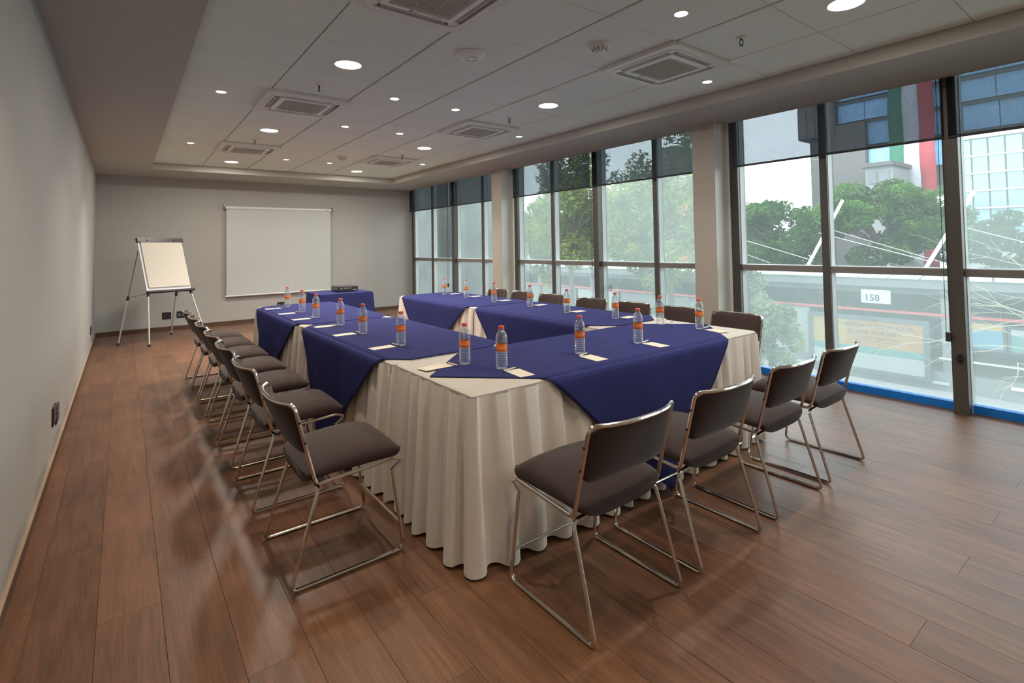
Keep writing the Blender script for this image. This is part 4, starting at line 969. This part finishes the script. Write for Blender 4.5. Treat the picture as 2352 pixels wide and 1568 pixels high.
def btext(body, size, y, z):
    me = text_mesh(body, size, M['sign_text'], 0.002); o = bpy.data.objects.new('poster_text', me); link(o, t); o.matrix_local = Matrix.Translation((-0.026, y, z)) @ Matrix.Rotation(-PI / 2, 4, 'Z') @ Matrix.Rotation(PI / 2, 4, 'X')
btext('XV FESTIVAL INTERNACIONAL', 0.165, -0.25, 0.62); btext('DE CINE DE MORELIA', 0.165, -0.30, 0.40); btext('20 AL 29 DE OCTUBRE DE 2017', 0.09, -0.35, 0.22); btext('UM', 0.34, 1.02, 0.06)
MB().box(-0.026, -0.02, -1.1, 0.3, 0.115, 0.125).build('poster_rule', M['sign_text'], t, False)
tag(MB().box(19.98, 20.1, 4.55, 9.0, -3.1, -2.97 - 0.06).build('kerb_beam', M['conc'], None, False), 'pale kerb beam under the festival billboard', 'kerb')
# two smaller posters right of the wide mullion
for (y0, y1, z0, z1, mt, lab) in [(3.30, 4.05, -1.85, -1.15, 'poster_b', 'blue framed poster case on the station, nearer the wide mullion'), (2.2, 3.12, -1.86, -1.25, 'poster_t', 'green framed poster case on the station by the frame edge')]:
    t = thing('poster_case', lab, 'poster', (20.0, (y0 + y1) / 2, (z0 + z1) / 2)); a, c = (y1 - y0) / 2, (z1 - z0) / 2
    MB().box(-0.04, 0.06, -a - 0.07, a + 0.07, -c - 0.07, c + 0.07).build('frame', M['st_dark'], t, False)
    MB().box(-0.05, -0.04, -a, a, -c, c * 0.5).build('poster_picture', M[mt], t, False); MB().box(-0.05, -0.04, -a, a, c * 0.5, c).build('poster_title', M['poster_y'] if mt == 'poster_b' else M['poster_p'], t, False)

# ---- buildings
def facade_boxes(parent, name, mt, boxes):
    for bx in boxes: MB().box(*bx).build(name, M[mt], parent, False)
bd = thing('office_tower', 'dark brown office tower with blue glass behind the trees', 'building', (50, 12, ST_Z)); BD = Vector((50, 12, ST_Z))
def bpart(name, mt, bx, parent=bd, off=BD):
    o = MB().box(bx[0] - off.x, bx[1] - off.x, bx[2] - off.y, bx[3] - off.y, bx[4] - off.z, bx[5] - off.z).build(name, M[mt], parent, False); return o
bpart('wall_block', 'tower', (50, 62, 18.65, 20.95, ST_Z, 22)); bpart('overhang_block', 'tower', (49.5, 62, 18.65, 21.75, 10.5, 22))
bpart('wall_block', 'tower2', (49.6, 62, 16.4, 18.9, ST_Z, 11.3)); bpart('core_block', 'tower', (50.6, 62, -6, 18.65, 5.5, 22))
for k in range(4): bpart('cladding_panel', 'tower2', (49.45, 49.55, 18.75 + k * 0.75, 19.4 + k * 0.75, 10.6, 14.2))
zs = [7.0, 8.95, 9.35, 11.2, 11.55, 13.1, 13.5, 15.4]
for i in range(0, 8, 2):
    y = 16.35 if i == 0 else 18.6 if i > 2 else 16.35
    while y > -4:
        wd = 2.1; bpart('glass_panel', 'blue_glass', (50.2, 50.5, y - wd + 0.06, y, zs[i], zs[i + 1])); y -= wd
    bpart('floor_band', 'band', (50.05, 50.5, -4, 16.3 if i < 3 else 18.6, zs[i + 1], zs[i + 1] + 0.22))
# tricolour banner hung on its front
t = thing('banner', 'tall green white and red striped banner hung on the tower front', 'banner', (49.2, 13.05, -1.0))
for nm, mt, a, c in (('green_stripe', 'flag_g', 0.52, 1.5), ('white_stripe', 'flag_w', -0.5, 0.52), ('red_stripe', 'flag_r', -1.48, -0.5)):
    rows = [[(0.12 * math.sin(z * 1.3 + y_), y_, z) for y_ in (a, (a + c) / 2, c)] for z in [0.9 * k for k in range(19)]]
    g = MB().grid(rows).build(nm, M[mt], t); sd = g.modifiers.new('thickness', 'SOLIDIFY'); sd.thickness = 0.03
# pale glass building at right
gb = thing('glass_building', 'pale gridded glass building right of the wide mullion', 'building', (42, 4, ST_Z)); GB = Vector((42, 4, ST_Z))
bpart('wall_block', 'conc', (42, 49, -8, 8.9, ST_Z, 7.4), gb, GB)
for r_ in range(6):
    z0 = 1.0 + r_ * 1.07
    for c_ in range(12):
        y0 = 8.8 - (c_ + 1) * 0.78; mt = 'pale_glass' if (r_ > 3 or c_ < 4) else 'grey_glass'
        bpart('glass_panel', mt, (41.7, 41.98, y0 + 0.05, y0 + 0.74, z0 + 0.05, z0 + 1.0), gb, GB)
    bpart('floor_band', 'frame_pale', (41.6, 42, -1, 8.9, z0 - 0.07, z0 + 0.03), gb, GB)
bpart('roof_edge', 'frame_pale', (41.5, 42.4, -8, 8.9, 7.4, 7.75), gb, GB)
lb = thing('low_building', 'low pale apartment block left of the banner', 'building', (45, 14, ST_Z)); LB = Vector((45, 14, ST_Z))
bpart('wall_block', 'conc', (45, 48.8, 13.15, 14.9, ST_Z, 6.75), lb, LB); bpart('canopy', 'tower2', (44.6, 48.9, 13.0, 15.1, 6.75, 7.05), lb, LB)
for r_ in range(3):
    for c_ in range(2): bpart('window', 'grey_glass', (44.9, 45, 13.35 + c_ * 0.8, 13.95 + c_ * 0.8, 2.9 + r_ * 1.3, 3.8 + r_ * 1.3), lb, LB)
tw = thing('stepped_tower', 'far dark stepped tower behind the middle bay trees', 'building', (60, 43, ST_Z)); TW = Vector((60, 43, ST_Z))
bpart('wall_block', 'tower', (60, 68, 42.6, 45.5, ST_Z, 14.6), tw, TW); bpart('step_block', 'tower2', (60, 68, 41.2, 42.6, ST_Z, 13.0), tw, TW); bpart('step_block', 'tower', (60, 68, 39.9, 41.2, ST_Z, 11.8), tw, TW)
for k in range(4): bpart('window', 'grey_glass', (59.9, 60, 42.9, 45.2, 9.5 + k * 1.2, 10.2 + k * 1.2), tw, TW)
wb = thing('white_building', 'white apartment block seen beside the back wall', 'building', (30, 60, ST_Z)); WB = Vector((30, 60, ST_Z))
bpart('wall_block', 'conc', (30, 38, 57.5, 63, ST_Z, 4.4), wb, WB)
for r_ in range(3):
    for c_ in range(3): bpart('window', 'grey_glass', (31.0 + c_ * 2.2, 32.2 + c_ * 2.2, 57.4, 57.5, 0.2 + r_ * 1.4, 1.0 + r_ * 1.4), wb, WB)
    bpart('balcony', 'frame_pale', (30.5, 37.5, 57.0, 57.5, -0.2 + r_ * 1.4, 0.05 + r_ * 1.4), wb, WB)
ob = thing('orange_building', 'orange and white low shops behind the middle bay trees', 'building', (38, 27, ST_Z)); OB = Vector((38, 27, ST_Z))
M['orange_wall'] = mat('orange plaster', (0.32, 0.08, 0.04), 0.8)
bpart('wall_block', 'orange_wall', (38, 44, 25.2, 33, ST_Z, 4.6), ob, OB); bpart('wall_block', 'conc', (37.5, 44, 21.8, 25.2, ST_Z, 3.2), ob, OB)
for c_ in range(5): bpart('window', 'frame_pale', (37.4, 37.5, 22.0 + c_ * 0.62, 22.45 + c_ * 0.62, 0.3, 1.3), ob, OB)

# ---- trees
def leaves(blobs, n, size, seed):
    """n leaf sprays (two crossed little quads) scattered in the shells of the crown's clumps"""
    R_ = np.random.RandomState(seed); b = np.array(blobs, float)
    vol = (b[:, 3] * b[:, 4]) ** 1.0; idx = R_.choice(len(b), n, p=vol / vol.sum())
    d = R_.normal(size=(n, 3)); d /= np.linalg.norm(d, axis=1)[:, None]
    rad = R_.uniform(0.35, 1.0, n) ** 0.55
    c = b[idx, :3] + d * rad[:, None] * np.stack([b[idx, 3], b[idx, 3], b[idx, 4]], 1)
    a = R_.normal(size=(n, 3)); a[:, 2] *= 0.5; a /= np.linalg.norm(a, axis=1)[:, None]
    w = np.cross(a, R_.normal(size=(n, 3))); w /= np.linalg.norm(w, axis=1)[:, None]
    s = size * R_.uniform(0.6, 1.3, n)[:, None]
    V = np.stack([c - a * s, c + w * s * 0.42, c + a * s, c - w * s * 0.42], 1).reshape(-1, 3)
    return V
def leaf_mesh(name, V, mt):
    n = len(V) // 4; me = bpy.data.meshes.new(name); me.vertices.add(len(V)); me.vertices.foreach_set('co', V.astype(np.float32).ravel())
    me.loops.add(4 * n); me.loops.foreach_set('vertex_index', np.arange(4 * n, dtype=np.int32)); me.polygons.add(n)
    me.polygons.foreach_set('loop_start', np.arange(0, 4 * n, 4, dtype=np.int32)); me.update(calc_edges=True); me.validate(); me.materials.append(mt); return me
def tree(label, x, y, ground, trunk_h, crown, n, size, leaf, seed, r0=0.16, nbl=26, group='street trees outside'):
    """crown = (radius x, radius y, radius z, centre z)"""
    R_ = random.Random(seed); t = thing('tree', label, 'tree', (x, y, ground), 0, group)
    rx, ry, rz_, cz = crown; cz -= ground
    blobs = []
    while len(blobs) < nbl:
        p = Vector((R_.uniform(-1, 1), R_.uniform(-1, 1), R_.uniform(-1, 1)))
        if 0.25 < p.length < 0.92: q = R_.uniform(0.20, 0.36); blobs.append((p.x * rx, p.y * ry, cz + p.z * rz_, q * min(rx, ry) * 1.1, q * rz_ * 0.9))
    tb = MB(); fork = Vector((0, 0, min(trunk_h, cz)))
    tb.tube([(0, 0, 0), (0.06, 0.04, fork.z * 0.5), tuple(fork)], [r0, r0 * 0.8, r0 * 0.65], 9)
    for bl_ in blobs[::2]:
        e_ = Vector(bl_[:3]); mid = fork.lerp(e_, 0.5) + Vector((R_.uniform(-.2, .2), R_.uniform(-.2, .2), R_.uniform(0, .3)))
        tb.tube([tuple(fork), tuple(mid), tuple(e_)], [r0 * 0.45, r0 * 0.26, r0 * 0.08], 6)
    tb.build('trunk', M['bark'], t)
    o = bpy.data.objects.new('foliage', leaf_mesh('foliage', leaves(blobs, n, size, seed), M[leaf])); link(o, t); o['kind'] = 'stuff'
    return t
tree('broad green tree behind the station, right of the thin mullion', 31, 9.6, ST_Z, 4.2, (3.0, 3.6, 2.5, 2.2), 26000, 0.115, 'leaf_g', 5, 0.22, 34)
tree('broad green tree behind the station, left of the thin mullion', 30, 14.2, ST_Z, 4.0, (2.6, 2.7, 2.3, 1.6), 20000, 0.115, 'leaf_g', 6, 0.2, 28)
tree('deep green tree behind the station beside the column', 33, 17.6, ST_Z, 4.0, (2.5, 2.4, 2.6, 1.3), 16000, 0.12, 'leaf_d', 8, 0.2, 24)
tree('loose green tree in front of the glass building', 33, 5.6, ST_Z, 3.4, (2.0, 2.2, 1.9, 0.8), 9000, 0.115, 'leaf_d', 9, 0.16, 18)
tree('pale leaved low tree just outside the near bay', 10.8, 5.55, ST_Z, 2.4, (1.0, 0.85, 1.15, -0.55), 9000, 0.055, 'leaf_p', 12, 0.06, 26)
tree('pale leaved low tree outside the middle bay', 11.2, 9.0, ST_Z, 2.0, (1.0, 1.3, 0.85, -0.95), 8000, 0.055, 'leaf_p', 13, 0.06, 22)
tree('tall yellow green tree outside the middle bay, nearer half', 14.2, 10.2, ST_Z, 4.6, (1.8, 2.2, 2.8, 2.5), 19000, 0.085, 'leaf_y', 14, 0.14, 40)
tree('tall yellow green tree outside the middle bay, farther half', 14.5, 15.2, ST_Z, 4.6, (1.9, 2.4, 3.0, 2.6), 19000, 0.085, 'leaf_y', 15, 0.14, 40)
tree('yellow green tree seen in the far bay', 12.8, 18.2, ST_Z, 4.0, (1.5, 1.6, 2.0, 1.3), 5000, 0.085, 'leaf_y', 16, 0.12, 30)
tree('blue green tree far down the street in the far bay', 27.5, 47.0, ST_Z, 3.6, (2.0, 2.6, 2.2, 0.4), 6000, 0.16, 'leaf_d', 17, 0.2, 24)
tree('green tree behind the orange shops', 27, 22.5, ST_Z, 4.5, (2.2, 3.2, 3.0, 2.4), 11000, 0.16, 'leaf_g', 18, 0.2, 28)
tree('dense green tree behind the station, far along the street', 28, 31.0, ST_Z, 4.5, (2.5, 3.6, 3.2, 2.6), 10000, 0.18, 'leaf_g', 19, 0.2, 28)

tree('green tree behind the station roof, between the shops and the far trees', 31.5, 37.5, ST_Z, 4.2, (2.6, 3.4, 3.2, 1.8), 10000, 0.16, 'leaf_g', 23, 0.2, 28)
tree('broad green tree behind the station, left part of the middle bay', 30.5, 44.5, ST_Z, 4.2, (2.6, 3.4, 3.4, 1.8), 9000, 0.17, 'leaf_d', 24, 0.2, 28)
ar = thing('apartment_row', 'long pale apartment row far down the street', 'building', (58, 80, ST_Z)); AR = Vector((58, 80, ST_Z))
bpart('wall_block', 'conc', (58, 66, 56, 104, ST_Z, 6.5), ar, AR)
for r_ in range(4):
    for c_ in range(14): bpart('window', 'grey_glass', (57.9, 58, 57.2 + c_ * 3.3, 59.2 + c_ * 3.3, -1.2 + r_ * 1.9, 0.0 + r_ * 1.9), ar, AR)

# ---- bare tree close to the glass at the right edge
R_ = random.Random(44)
t = thing('bare_tree', 'bare pale branched tree close outside the glass at right', 'tree', (9.2, 0.3, ST_Z)); tb = MB(); tw_ = MB()
tb.tube([(0, 0, 0), (0.05, 0.05, 2.2), (0.0, 0.15, 3.6)], [0.07, 0.055, 0.04], 8)
def twig(mb, p, d, ln, r, depth):
    pts = [tuple(p)]; q = Vector(p); dd = Vector(d)
    for k in range(4):
        dd = (dd + Vector((R_.uniform(-.3, .3), R_.uniform(-.35, .35), R_.uniform(-.28, .25)))).normalized(); q = q + dd * ln / 4; pts.append(tuple(q))
        if depth > 0 and k > 0: twig(tw_, q, (dd + Vector((R_.uniform(-.6, .6), R_.uniform(-.8, .8), R_.uniform(-.7, .6)))).normalized(), ln * R_.uniform(0.4, 0.7), r * 0.55, depth - 1)
    mb.tube(pts, [r, r * 0.85, r * 0.7, r * 0.55, r * 0.3], 5)
for k in range(8):
    z = 3.0 + 0.2 * k; twig(tb, (0, 0.1, min(z, 3.55)), Vector((R_.uniform(-.5, .3), R_.choice((0.9, 1.0, 0.7, -0.6)), R_.uniform(0.15, 0.7))).normalized(), R_.uniform(1.1, 1.7), 0.010, 2)
tb.build('trunk', M['bark_pale'], t); o = tw_.build('twigs', M['bark_pale'], t); o['kind'] = 'stuff'
